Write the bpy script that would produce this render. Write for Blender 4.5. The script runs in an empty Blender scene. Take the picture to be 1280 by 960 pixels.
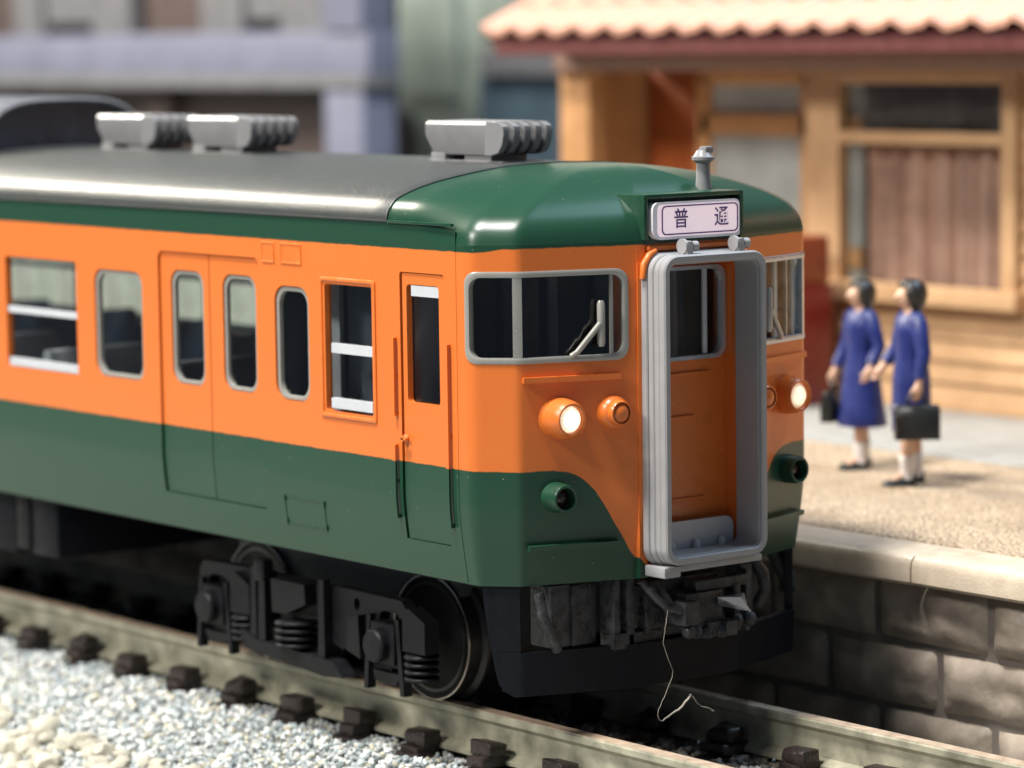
import bpy, bmesh, math, random
from mathutils import Vector, Matrix
from mathutils.geometry import delaunay_2d_cdt

random.seed(7)
sc = bpy.context.scene
COL = sc.collection

# ------------------------------------------------------------------ camera
CAM_POS = Vector((-14.1693, -16.2862, 4.5291))
YAW, PITCH, ROLL = math.radians(38.312), math.radians(6.0144), math.radians(-0.7817)
FPX = 4108.55
def cam_axes():
    cy, sy, cp, sp = math.cos(YAW), math.sin(YAW), math.cos(PITCH), math.sin(PITCH)
    fwd = Vector((sy*cp, cy*cp, -sp)); right = Vector((cy, -sy, 0)); up = right.cross(fwd)
    cr, sr = math.cos(ROLL), math.sin(ROLL)
    return cr*right + sr*up, -sr*right + cr*up, fwd
R_, U_, F_ = cam_axes()
cam = bpy.data.cameras.new('camera')
cam.sensor_width = 36.0
cam.lens = FPX / 1280.0 * 36.0
cam.clip_start = 0.5
cam.clip_end = 400
cam.dof.use_dof = True
cam.dof.focus_distance = 21.1
cam.dof.aperture_fstop = cam.lens / 1000.0 / 0.235
cam.dof.aperture_blades = 0
cam_o = bpy.data.objects.new('camera', cam)
COL.objects.link(cam_o)
m = Matrix.Identity(4)
for i in range(3):
    m[i][0], m[i][1], m[i][2], m[i][3] = R_[i], U_[i], -F_[i], CAM_POS[i]
cam_o.matrix_world = m
sc.camera = cam_o

# ------------------------------------------------------------------ world and lamps (indoor, soft overhead light)
world = bpy.data.worlds.new('World')
sc.world = world
world.use_nodes = True
bg = world.node_tree.nodes['Background']
bg.inputs[0].default_value = (0.58, 0.74, 1.0, 1)
bg.inputs[1].default_value = 0.15

def area(name, pos, target, size, sizey, power, col):
    l = bpy.data.lights.new(name, 'AREA')
    l.shape = 'RECTANGLE'; l.size = size; l.size_y = sizey
    l.energy = power; l.color = col
    o = bpy.data.objects.new(name, l); COL.objects.link(o)
    o.location = pos
    o.rotation_euler = (Vector(target) - Vector(pos)).to_track_quat('-Z', 'Y').to_euler()
    return o
def lamp_dir(name, d, dist, size, sizey, irr, col, target=(0, 1.5, 1.5)):
    d = Vector(d).normalized(); t = Vector(target)
    return area(name, t + d*dist, t, size, sizey, irr*math.pi*dist*dist, col)
lamp_dir('ceiling_lamp', (-0.36, 0.02, 0.93), 45, 7.0, 7.0, 5.0, (1.0, 0.965, 0.92))
lamp_dir('back_window', (-0.05, 0.86, 0.50), 40, 10, 7, 3.8, (1.0, 0.92, 0.78))
lamp_dir('left_fill', (-0.79, 0.10, 0.62), 42, 12, 6, 2.4, (1.0, 0.95, 0.88))  # soft light added from the left to brighten the station front
lamp_dir('side_window', (0.50, -0.12, 0.86), 34, 18, 8, 1.5, (0.58, 0.78, 1.0))

sc.view_settings.view_transform = 'Standard'
sc.view_settings.look = 'None'
sc.view_settings.exposure = 0.16
sc.view_settings.gamma = 1.0
sc.cycles.use_denoising = True
sc.cycles.max_bounces = 8
sc.cycles.transparent_max_bounces = 16
sc.cycles.sample_clamp_indirect = 6.0

# ------------------------------------------------------------------ materials
def new_mat(name):
    mt = bpy.data.materials.new(name); mt.use_nodes = True
    nt = mt.node_tree
    return mt, nt, nt.nodes['Principled BSDF']
def N(nt, t, **kw):
    n = nt.nodes.new(t)
    for k, v in kw.items():
        setattr(n, k, v)
    return n
def simple(name, col, rough=0.5, metal=0.0, var=0.12, vscale=6.0, bump=0.0, bscale=80.0, spec=0.5, coat=0.0, rvar=0.1):
    mt, nt, b = new_mat(name)
    b.inputs['Roughness'].default_value = rough
    b.inputs['Metallic'].default_value = metal
    b.inputs['Specular IOR Level'].default_value = spec
    if coat: b.inputs['Coat Weight'].default_value = coat
    tc = N(nt, 'ShaderNodeTexCoord')
    nz = N(nt, 'ShaderNodeTexNoise'); nz.inputs['Scale'].default_value = vscale; nz.inputs['Detail'].default_value = 6
    nt.links.new(tc.outputs['Object'], nz.inputs['Vector'])
    mr = N(nt, 'ShaderNodeMapRange'); mr.inputs[1].default_value = 0.3; mr.inputs[2].default_value = 0.7
    mr.inputs[3].default_value = 1 - var; mr.inputs[4].default_value = 1 + var
    nt.links.new(nz.outputs['Fac'], mr.inputs[0])
    mx = N(nt, 'ShaderNodeMix', data_type='RGBA', blend_type='MULTIPLY'); mx.inputs[0].default_value = 1
    mx.inputs[6].default_value = (*col, 1)
    nt.links.new(mr.outputs[0], mx.inputs[7])
    nt.links.new(mx.outputs[2], b.inputs['Base Color'])
    r2 = N(nt, 'ShaderNodeMapRange'); r2.inputs[1].default_value = 0.3; r2.inputs[2].default_value = 0.7
    r2.inputs[3].default_value = max(0.02, rough - rvar); r2.inputs[4].default_value = min(1, rough + rvar)
    nt.links.new(nz.outputs['Fac'], r2.inputs[0]); nt.links.new(r2.outputs[0], b.inputs['Roughness'])
    if bump:
        nb = N(nt, 'ShaderNodeTexNoise'); nb.inputs['Scale'].default_value = bscale; nb.inputs['Detail'].default_value = 4
        nt.links.new(tc.outputs['Object'], nb.inputs['Vector'])
        bp = N(nt, 'ShaderNodeBump'); bp.inputs['Strength'].default_value = bump; bp.inputs['Distance'].default_value = 0.02
        nt.links.new(nb.outputs['Fac'], bp.inputs['Height']); nt.links.new(bp.outputs[0], b.inputs['Normal'])
    return mt

ORANGE = (0.66, 0.160, 0.028)
GREEN = (0.010, 0.050, 0.026)

# lower edge of the orange as height over |x| (metres): green below
PAINT_CURVE = [(0.0, 0.86), (0.36, 1.04), (0.44, 1.135), (0.50, 1.20), (0.56, 1.30), (0.63, 1.41), (0.70, 1.532), (0.80, 1.668), (0.88, 1.73), (0.99, 1.763), (1.2, 1.768), (1.6, 1.773)]
def paint_mat():
    mt, nt, b = new_mat('orange_green_paint')
    tc = N(nt, 'ShaderNodeTexCoord')
    sx = N(nt, 'ShaderNodeSeparateXYZ'); nt.links.new(tc.outputs['Object'], sx.inputs[0])
    ab = N(nt, 'ShaderNodeMath', operation='ABSOLUTE'); nt.links.new(sx.outputs[0], ab.inputs[0])
    # fine wobble of the masked edge
    nz = N(nt, 'ShaderNodeTexNoise'); nz.inputs['Scale'].default_value = 14; nz.inputs['Detail'].default_value = 3
    nt.links.new(tc.outputs['Object'], nz.inputs['Vector'])
    wob = N(nt, 'ShaderNodeMath', operation='MULTIPLY_ADD'); wob.inputs[1].default_value = 0.012; wob.inputs[2].default_value = -0.006
    nt.links.new(nz.outputs['Fac'], wob.inputs[0])
    zz = N(nt, 'ShaderNodeMath', operation='ADD'); nt.links.new(sx.outputs[2], zz.inputs[0]); nt.links.new(wob.outputs[0], zz.inputs[1])
    # lower boundary
    fx = N(nt, 'ShaderNodeMath', operation='DIVIDE'); fx.inputs[1].default_value = 1.6
    nt.links.new(ab.outputs[0], fx.inputs[0])
    fc = N(nt, 'ShaderNodeFloatCurve')
    cv = fc.mapping.curves[0]
    pts = [(x/1.6, z/2.0) for x, z in PAINT_CURVE]
    cv.points[0].location = pts[0]; cv.points[1].location = pts[-1]
    for p in pts[1:-1]: cv.points.new(*p)
    fc.mapping.update()
    nt.links.new(fx.outputs[0], fc.inputs['Value'])
    zb = N(nt, 'ShaderNodeMath', operation='MULTIPLY'); zb.inputs[1].default_value = 2.0
    nt.links.new(fc.outputs[0], zb.inputs[0])
    d1 = N(nt, 'ShaderNodeMath', operation='SUBTRACT'); nt.links.new(zb.outputs[0], d1.inputs[0]); nt.links.new(zz.outputs[0], d1.inputs[1])
    m1 = N(nt, 'ShaderNodeMapRange'); m1.inputs[1].default_value = -0.004; m1.inputs[2].default_value = 0.004
    nt.links.new(d1.outputs[0], m1.inputs[0])
    # upper boundary (a little higher on the cab front than on the side)
    up = N(nt, 'ShaderNodeMapRange', interpolation_type='SMOOTHSTEP'); up.inputs[1].default_value = 1.28; up.inputs[2].default_value = 1.43
    up.inputs[3].default_value = 3.195; up.inputs[4].default_value = 3.172
    nt.links.new(ab.outputs[0], up.inputs[0])
    d2 = N(nt, 'ShaderNodeMath', operation='SUBTRACT'); nt.links.new(zz.outputs[0], d2.inputs[0]); nt.links.new(up.outputs[0], d2.inputs[1])
    m2 = N(nt, 'ShaderNodeMapRange'); m2.inputs[1].default_value = -0.004; m2.inputs[2].default_value = 0.004
    nt.links.new(d2.outputs[0], m2.inputs[0])
    mxm = N(nt, 'ShaderNodeMath', operation='MAXIMUM'); nt.links.new(m1.outputs[0], mxm.inputs[0]); nt.links.new(m2.outputs[0], mxm.inputs[1])
    mx = N(nt, 'ShaderNodeMix', data_type='RGBA'); mx.inputs[6].default_value = (*ORANGE, 1); mx.inputs[7].default_value = (*GREEN, 1)
    nt.links.new(mxm.outputs[0], mx.inputs[0])
    # sprayed paint: faint mottling, tiny dust specks
    n2 = N(nt, 'ShaderNodeTexNoise'); n2.inputs['Scale'].default_value = 120; n2.inputs['Detail'].default_value = 3
    nt.links.new(tc.outputs['Object'], n2.inputs['Vector'])
    mr = N(nt, 'ShaderNodeMapRange'); mr.inputs[1].default_value = 0.3; mr.inputs[2].default_value = 0.7; mr.inputs[3].default_value = 0.95; mr.inputs[4].default_value = 1.05
    nt.links.new(n2.outputs['Fac'], mr.inputs[0])
    mm = N(nt, 'ShaderNodeMix', data_type='RGBA', blend_type='MULTIPLY'); mm.inputs[0].default_value = 1
    nt.links.new(mx.outputs[2], mm.inputs[6]); nt.links.new(mr.outputs[0], mm.inputs[7])
    vo = N(nt, 'ShaderNodeTexVoronoi'); vo.inputs['Scale'].default_value = 9
    nt.links.new(tc.outputs['Object'], vo.inputs['Vector'])
    sp = N(nt, 'ShaderNodeMapRange'); sp.inputs[1].default_value = 0.035; sp.inputs[2].default_value = 0.055; sp.inputs[3].default_value = 0.35; sp.inputs[4].default_value = 0
    nt.links.new(vo.outputs['Distance'], sp.inputs[0])
    md = N(nt, 'ShaderNodeMix', data_type='RGBA'); md.inputs[7].default_value = (0.45, 0.42, 0.33, 1)
    nt.links.new(sp.outputs[0], md.inputs[0]); nt.links.new(mm.outputs[2], md.inputs[6])
    nt.links.new(md.outputs[2], b.inputs['Base Color'])
    b.inputs['Roughness'].default_value = 0.31
    b.inputs['Specular IOR Level'].default_value = 0.5
    nb = N(nt, 'ShaderNodeTexNoise'); nb.inputs['Scale'].default_value = 160; nb.inputs['Detail'].default_value = 2
    nt.links.new(tc.outputs['Object'], nb.inputs['Vector'])
    bp = N(nt, 'ShaderNodeBump'); bp.inputs['Strength'].default_value = 0.10; bp.inputs['Distance'].default_value = 0.006
    nt.links.new(nb.outputs['Fac'], bp.inputs['Height']); nt.links.new(bp.outputs[0], b.inputs['Normal'])
    return mt

def glass_mat(name, tint=(0.78, 0.82, 0.81), rough=0.06):
    mt = bpy.data.materials.new(name); mt.use_nodes = True
    nt = mt.node_tree; nt.nodes.clear()
    out = N(nt, 'ShaderNodeOutputMaterial')
    tr = N(nt, 'ShaderNodeBsdfTransparent'); tr.inputs[0].default_value = (*tint, 1)
    gl = N(nt, 'ShaderNodeBsdfGlossy'); gl.inputs['Roughness'].default_value = rough
    lw = N(nt, 'ShaderNodeLayerWeight')          # Schlick from the facing angle, same from both sides
    pw = N(nt, 'ShaderNodeMath', operation='POWER'); pw.inputs[1].default_value = 5
    nt.links.new(lw.outputs['Facing'], pw.inputs[0])
    fr = N(nt, 'ShaderNodeMath', operation='MULTIPLY_ADD'); fr.inputs[1].default_value = 0.92; fr.inputs[2].default_value = 0.06
    nt.links.new(pw.outputs[0], fr.inputs[0])
    tc = N(nt, 'ShaderNodeTexCoord')
    nz = N(nt, 'ShaderNodeTexNoise'); nz.inputs['Scale'].default_value = 4
    mp = N(nt, 'ShaderNodeMapping'); mp.inputs['Scale'].default_value = (3, 3, 0.5)
    lw.inputs['Blend'].default_value = 0.5
    nt.links.new(tc.outputs['Object'], mp.inputs[0]); nt.links.new(mp.outputs[0], nz.inputs['Vector'])
    bp = N(nt, 'ShaderNodeBump'); bp.inputs['Strength'].default_value = 0.25; bp.inputs['Distance'].default_value = 0.03
    nt.links.new(nz.outputs['Fac'], bp.inputs['Height']); nt.links.new(bp.outputs[0], gl.inputs['Normal'])
    mx = N(nt, 'ShaderNodeMixShader')
    nt.links.new(fr.outputs[0], mx.inputs[0]); nt.links.new(tr.outputs[0], mx.inputs[1]); nt.links.new(gl.outputs[0], mx.inputs[2])
    nt.links.new(mx.outputs[0], out.inputs[0])
    return mt
def emit_mat(name, col, strength):
    """lit lens: hot in the middle, warmer towards the rim (from the lens's own curvature)"""
    mt, nt, b = new_mat(name)
    b.inputs['Base Color'].default_value = (0.8, 0.75, 0.6, 1); b.inputs['Roughness'].default_value = 0.12
    ge = N(nt, 'ShaderNodeNewGeometry')
    dt = N(nt, 'ShaderNodeVectorMath', operation='DOT_PRODUCT'); dt.inputs[1].default_value = (0, -1, 0)
    nt.links.new(ge.outputs['True Normal'], dt.inputs[0])
    ab = N(nt, 'ShaderNodeMath', operation='ABSOLUTE'); nt.links.new(dt.outputs['Value'], ab.inputs[0])
    mr = N(nt, 'ShaderNodeMapRange'); mr.inputs[1].default_value = 0.75; mr.inputs[2].default_value = 0.99
    mr.inputs[3].default_value = strength*0.45; mr.inputs[4].default_value = strength*1.3
    nt.links.new(ab.outputs[0], mr.inputs[0])
    tc = N(nt, 'ShaderNodeTexCoord'); nz = N(nt, 'ShaderNodeTexNoise'); nz.inputs['Scale'].default_value = 22
    nt.links.new(tc.outputs['Object'], nz.inputs['Vector'])
    m3 = N(nt, 'ShaderNodeMapRange'); m3.inputs[1].default_value = 0.3; m3.inputs[2].default_value = 0.7; m3.inputs[3].default_value = 0.7; m3.inputs[4].default_value = 1.25
    nt.links.new(nz.outputs['Fac'], m3.inputs[0])
    mu = N(nt, 'ShaderNodeMath', operation='MULTIPLY'); nt.links.new(mr.outputs[0], mu.inputs[0]); nt.links.new(m3.outputs[0], mu.inputs[1])
    nt.links.new(mu.outputs[0], b.inputs['Emission Strength'])
    b.inputs['Emission Color'].default_value = (*col, 1)
    return mt
def attr_mat(name, rough=0.6, bump=0.0, bscale=60.0, spec=0.5):
    mt, nt, b = new_mat(name)
    at = N(nt, 'ShaderNodeAttribute', attribute_name='col')
    nt.links.new(at.outputs['Color'], b.inputs['Base Color'])
    b.inputs['Roughness'].default_value = rough
    b.inputs['Specular IOR Level'].default_value = spec
    if bump:
        tc = N(nt, 'ShaderNodeTexCoord')
        nb = N(nt, 'ShaderNodeTexNoise'); nb.inputs['Scale'].default_value = bscale
        nt.links.new(tc.outputs['Object'], nb.inputs['Vector'])
        bp = N(nt, 'ShaderNodeBump'); bp.inputs['Strength'].default_value = bump; bp.inputs['Distance'].default_value = 0.02
        nt.links.new(nb.outputs['Fac'], bp.inputs['Height']); nt.links.new(bp.outputs[0], b.inputs['Normal'])
    return mt

M_ = {}
M_['paint'] = paint_mat()
M_['orange'] = simple('orange_plastic', ORANGE, 0.31, var=0.05, bump=0.08, bscale=160)
M_['green'] = simple('green_plastic', GREEN, 0.31, var=0.06, bump=0.08, bscale=160)
M_['roof'] = simple('roof_grey', (0.034, 0.038, 0.036), 0.40, var=0.15, vscale=60, bump=0.22, bscale=150, spec=0.7)
M_['ventgrey'] = simple('vent_grey', (0.20, 0.20, 0.205), 0.40, var=0.06, bump=0.1, bscale=120)
M_['hood'] = simple('hood_grey', (0.300, 0.298, 0.302), 0.42, var=0.05, bump=0.12, bscale=140)
M_['plate'] = simple('step_plate_grey', (0.42, 0.42, 0.43), 0.35, var=0.05)
M_['steel'] = simple('sash_silver', (0.50, 0.52, 0.55), 0.35, var=0.05)
M_['wframe'] = simple('window_frame_grey', (0.33, 0.325, 0.295), 0.30, metal=0.25, var=0.05, vscale=5, rvar=0.04)
M_['clearframe'] = simple('clear_rim', (0.50, 0.52, 0.54), 0.18, metal=0.5, var=0.1)
M_['glass'] = glass_mat('window_glass')
M_['black'] = simple('black_plastic', (0.0060, 0.0068, 0.0100), 0.42, var=0.2, vscale=20, bump=0.1, spec=0.14)
M_['bogie'] = simple('bogie_plastic', (0.0085, 0.0090, 0.0108), 0.42, var=0.3, vscale=12, bump=0.15, spec=0.16)
M_['dirty'] = simple('dirty_casting', (0.036, 0.036, 0.038), 0.34, var=0.7, vscale=12, bump=0.5, bscale=40, spec=0.35)
M_['inner'] = simple('interior_dark', (0.030, 0.034, 0.040), 0.6, var=0.1)
M_['innerpanel'] = simple('interior_panel', (0.055, 0.065, 0.085), 0.35, var=0.3, vscale=9)
M_['innerlight'] = simple('interior_grey', (0.30, 0.31, 0.34), 0.6, var=0.1)
M_['wheel'] = simple('wheel_steel', (0.62, 0.55, 0.50), 0.30, metal=0.85, var=0.1)
M_['knuckle'] = simple('coupler_steel', (0.42, 0.45, 0.50), 0.25, metal=0.8, var=0.15)
M_['tread'] = simple('wheel_tread', (0.014, 0.013, 0.013), 0.4, metal=0.2, var=0.2)
M_['lamp'] = emit_mat('headlight_lens', (1.0, 0.84, 0.58), 1.7)
M_['lamp2'] = emit_mat('headlight_lens_dim', (1.0, 0.80, 0.55), 0.8)
M_['disc'] = simple('wheel_disc_black', (0.004, 0.0042, 0.005), 0.5, var=0.2, spec=0.1)
M_['cooler'] = simple('cooler_grey', (0.12, 0.125, 0.14), 0.35, var=0.08)
M_['dark_lens'] = simple('dark_lens', (0.022, 0.008, 0.010), 0.12, var=0.1)
M_['sign'] = simple('sign_plate', (0.88, 0.72, 0.76), 0.35, var=0.04)
_b = M_['sign'].node_tree.nodes['Principled BSDF']; _b.inputs['Emission Color'].default_value = (1.0, 0.80, 0.86, 1); _b.inputs['Emission Strength'].default_value = 0.38
M_['signrim'] = simple('sign_rim', (0.85, 0.83, 0.86), 0.2, var=0.03)
M_['purple'] = simple('sign_print', (0.10, 0.06, 0.22), 0.5, var=0.1)

# ------------------------------------------------------------------ mesh helpers
class MB:
    def __init__(s): s.v = []; s.f = []
    def add(s, vs, fs):
        n = len(s.v); s.v += [tuple(v) for v in vs]; s.f += [tuple(n+i for i in f) for f in fs]; return s
    def box(s, x0, x1, y0, y1, z0, z1, bev=0.0, rot=None):
        bm = bmesh.new()
        bmesh.ops.create_cube(bm, size=1)
        c = Vector(((x0+x1)/2, (y0+y1)/2, (z0+z1)/2))
        for v in bm.verts: v.co = Vector((v.co.x*(x1-x0), v.co.y*(y1-y0), v.co.z*(z1-z0)))
        if bev: bmesh.ops.bevel(bm, geom=bm.edges[:], offset=bev, segments=2, affect='EDGES', profile=0.6)
        for v in bm.verts:
            if rot: v.co = rot @ v.co
            v.co += c
        bm.verts.index_update()
        s.add([v.co[:] for v in bm.verts], [[v.index for v in f.verts] for f in bm.faces]); bm.free(); return s
    def lathe(s, prof, axis, origin, seg=24, cap=True):
        """prof: list of (radius, distance along axis)"""
        ax = Vector(axis).normalized(); o = Vector(origin)
        a = ax.orthogonal().normalized(); b = ax.cross(a)
        vs = []; fs = []
        for r, h in prof:
            for k in range(seg):
                t = 2*math.pi*k/seg
                vs.append(o + ax*h + (a*math.cos(t) + b*math.sin(t))*r)
        for i in range(len(prof)-1):
            for k in range(seg):
                k2 = (k+1) % seg
                fs.append((i*seg+k, i*seg+k2, (i+1)*seg+k2, (i+1)*seg+k))
        if cap:
            fs.append(tuple(range(seg-1, -1, -1))); n = (len(prof)-1)*seg
            fs.append(tuple(n+k for k in range(seg)))
        return s.add(vs, fs)
    def tube(s, pts, r, seg=8, cap=True):
        pts = [Vector(p) for p in pts]; rs = r if isinstance(r, (list, tuple)) else [r]*len(pts)
        vs = []; fs = []; up = None
        for i, p in enumerate(pts):
            t = (pts[min(i+1, len(pts)-1)] - pts[max(i-1, 0)]).normalized()
            if up is None: up = t.orthogonal().normalized()
            up = (up - t*up.dot(t)).normalized(); b = t.cross(up)
            for k in range(seg):
                a = 2*math.pi*k/seg; vs.append(p + (up*math.cos(a) + b*math.sin(a))*rs[i])
        for i in range(len(pts)-1):
            for k in range(seg):
                k2 = (k+1) % seg
                fs.append((i*seg+k, i*seg+k2, (i+1)*seg+k2, (i+1)*seg+k))
        if cap:
            fs.append(tuple(range(seg-1, -1, -1))); n = (len(pts)-1)*seg; fs.append(tuple(n+k for k in range(seg)))
        return s.add(vs, fs)
    def prism(s, poly, holes, d0, d1, fn):
        """extruded 2D polygon with holes; fn(u, v, depth) -> xyz"""
        loops = [poly] + list(holes)
        V2 = []; E2 = []
        for lp in loops:
            n = len(V2); V2 += [Vector(p) for p in lp]; E2 += [(n+i, n+(i+1) % len(lp)) for i in range(len(lp))]
        rv, re, rf, *_ = delaunay_2d_cdt(V2, E2, [], 0, 1e-6)
        keep = []
        for f in rf:
            c = sum((rv[i] for i in f), Vector((0, 0)))/3
            if inpoly(c, poly) and not any(inpoly(c, h) for h in holes): keep.append(list(f))
        n = len(rv)
        vs = [fn(p.x, p.y, d0) for p in rv] + [fn(p.x, p.y, d1) for p in rv]
        fs = [tuple(f) for f in keep] + [tuple(n+i for i in reversed(f)) for f in keep]
        cnt = {}
        for f in keep:
            for i in range(3):
                e = (f[i], f[(i+1) % 3]); cnt[tuple(sorted(e))] = cnt.get(tuple(sorted(e)), []) + [e]
        for k, es in cnt.items():
            if len(es) == 1:
                a, b = es[0]; fs.append((b, a, n+a, n+b))
        return s.add(vs, fs)
    def mesh(s, name, mat, smooth=None, recalc=True):
        me = bpy.data.meshes.new(name); me.from_pydata(s.v, [], s.f)
        if recalc:
            bm = bmesh.new(); bm.from_mesh(me); bmesh.ops.recalc_face_normals(bm, faces=bm.faces[:]); bm.to_mesh(me); bm.free()
        if mat: me.materials.append(mat)
        if smooth is not None:
            me.polygons.foreach_set('use_smooth', [True]*len(me.polygons))
            if smooth < 180: me.set_sharp_from_angle(angle=math.radians(smooth))
        me.update(); return me
    def obj(s, name, mat, parent=None, smooth=35, recalc=True):
        o = bpy.data.objects.new(name, s.mesh(name, mat, smooth, recalc)); COL.objects.link(o)
        if parent: o.parent = parent
        return o
def inpoly(p, poly):
    x, y = p[0], p[1]; r = False; n = len(poly); j = n-1
    for i in range(n):
        xi, yi = poly[i][0], poly[i][1]; xj, yj = poly[j][0], poly[j][1]
        if (yi > y) != (yj > y) and x < (xj-xi)*(y-yi)/(yj-yi)+xi: r = not r
        j = i
    return r
def rrect(a0, a1, b0, b1, r, step=0.06, arc=5):
    """rounded rectangle loop, counter-clockwise, with points along the straight edges"""
    if not isinstance(r, (list, tuple)): r = [r]*4
    r = [max(q, 1e-4) for q in r]
    cs = [(a1-r[0], b0+r[0], -90, r[0]), (a1-r[1], b1-r[1], 0, r[1]), (a0+r[2], b1-r[2], 90, r[2]), (a0+r[3], b0+r[3], 180, r[3])]
    out = []
    for cx, cy, st, rr in cs:
        k = arc if rr > 0.003 else 1
        for i in range(k+1 if k > 1 else 1):
            t = math.radians(st + 90*i/k); out.append((cx+rr*math.cos(t), cy+rr*math.sin(t)))
    res = []
    for i, p in enumerate(out):
        q = out[(i+1) % len(out)]; d = math.dist(p, q); n = max(1, int(d/step))
        for k in range(n): res.append((p[0]+(q[0]-p[0])*k/n, p[1]+(q[1]-p[1])*k/n))
    return res
def empty(name, loc=(0, 0, 0), label=None, cat=None, group=None, kind=None, rz=0):
    o = bpy.data.objects.new(name, None); COL.objects.link(o); o.location = loc; o.rotation_euler = (0, 0, rz)
    o.empty_display_size = 0.1
    return tag(o, label, cat, group, kind)
def tag(o, label=None, cat=None, group=None, kind=None):
    if label: o['label'] = label
    if cat: o['category'] = cat
    if group: o['group'] = group
    if kind: o['kind'] = kind
    return o
def inst(me, name, loc, parent=None, rot=(0, 0, 0), scale=(1, 1, 1)):
    o = bpy.data.objects.new(name, me); COL.objects.link(o); o.location = loc; o.rotation_euler = rot; o.scale = scale
    if parent: o.parent = parent
    return o

# ------------------------------------------------------------------ the train body surface: plan outline x height
def fillet(pts, radii):
    out = [pts[0]]
    for i in range(1, len(pts)-1):
        a, p, b = Vector(pts[i-1]), Vector(pts[i]), Vector(pts[i+1])
        da, db = (a-p).normalized(), (b-p).normalized(); r = radii[i]
        ang = da.angle(db); t = r/math.tan(ang/2)
        p0, p1 = p+da*t, p+db*t
        c = p + (da+db).normalized()*(r/math.sin(ang/2))
        a0 = math.atan2(p0.y-c.y, p0.x-c.x); a1 = math.atan2(p1.y-c.y, p1.x-c.x)
        while a1-a0 > math.pi: a1 -= 2*math.pi
        while a1-a0 < -math.pi: a1 += 2*math.pi
        n = 8
        for k in range(n+1):
            t_ = a0+(a1-a0)*k/n; out.append((c.x+r*math.cos(t_), c.y+r*math.sin(t_)))
    out.append(pts[-1]); return out
YEND = 17.0
PLAN = fillet([(0, -0.272), (-0.43, -0.272), (-1.245, 0.004), (-1.45, 0.235), (-1.45, YEND)], [0, 0.08, 0.11, 0.14, 0])
PS = [0.0]
for i in range(1, len(PLAN)): PS.append(PS[-1]+math.dist(PLAN[i-1], PLAN[i]))
def plan(s):
    for i in range(1, len(PS)):
        if s <= PS[i] or i == len(PS)-1:
            t = (s-PS[i-1])/(PS[i]-PS[i-1]); a, b = PLAN[i-1], PLAN[i]
            d = Vector((b[0]-a[0], b[1]-a[1])).normalized()
            return (a[0]+(b[0]-a[0])*t, a[1]+(b[1]-a[1])*t, -d.y*-1 if False else d)
def plan_n(s):
    """outward normal, smoothed across segment joints"""
    e = 0.012
    a = plan(max(0, s-e)); b = plan(min(PS[-1], s+e))
    d = Vector((b[0]-a[0], b[1]-a[1])).normalized()
    if s < e: d = Vector((-1, 0))
    return Vector((d.y*-1, d.x)) if False else Vector((-d.y, d.x))
def inset(z):
    return 0.066*max(0.0, (1.56-z)/0.54)**1.4 if z < 1.56 else 0.0
def BM(s, z, o=0.0, side=1):
    """point on the body surface; side=+1 is the side seen (x<0), -1 mirrored"""
    p = plan(s); n = plan_n(s)
    q = o - inset(z)
    return (side*(p[0]+n.x*q), p[1]+n.y*q, z)
def s_of_y(y): return PS[-1]-(YEND-y)
def s_of_x(x):      # x negative, on the swept front panel
    lo, hi = 0.0, s_of_y(0.3)
    for _ in range(50):
        mid = (lo+hi)/2
        if plan(mid)[0] > x: lo = mid
        else: hi = mid
    return lo

# openings in the body wall, as (s0, s1, z0, z1, corner radius)
SY = s_of_y
SIDE_WINDOWS = []          # sliding windows with silver sashes (sharp corners)
def W_sash(y0, y1): return (SY(y0), SY(y1), 2.045, 2.90, 0.02)
WIN_A = [W_sash(5.08, 6.14), W_sash(6.45, 7.60), W_sash(7.72, 8.52), W_sash(8.70, 9.74), W_sash(9.88, 11.32)]
WIN_B = (SY(4.15), SY(4.82), 2.06, 2.865, 0.10)      # rounded fixed window
WIN_C = (SY(2.03), SY(2.44), 2.07, 2.86, 0.11)
WIN_D = (SY(1.30), SY(1.84), 2.04, 2.90, 0.02)
DOOR = (SY(2.625), SY(3.93), 1.275, 3.035)
DOOR2 = (SY(11.7), SY(13.0), 1.275, 3.035)
CABDOOR = (SY(0.505), SY(0.985), 1.255, 3.02)
FRONT = (0.535, 1.645, 2.462, 3.052, 0.085)
GANG = (-0.41, 0.41, 1.10, 3.06)                      # gangway doorway in the front, x range
holes = []
for w in WIN_A + [WIN_B, WIN_C, WIN_D, FRONT]:
    holes.append(rrect(w[0], w[1], w[2], w[3], w[4]))
def door_loop(d): return rrect(d[0], d[1], d[2], d[3], [0.004, 0.06, 0.06, 0.004], step=0.08)
holes += [door_loop(DOOR), door_loop(DOOR2), rrect(CABDOOR[0], CABDOOR[1], CABDOOR[2], CABDOOR[3], [0.004, 0.02, 0.02, 0.004], step=0.08)]

train = empty('train_car', (0, 0, 0), 'orange and green model railway cab car with lit headlights on the track', 'train')

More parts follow.
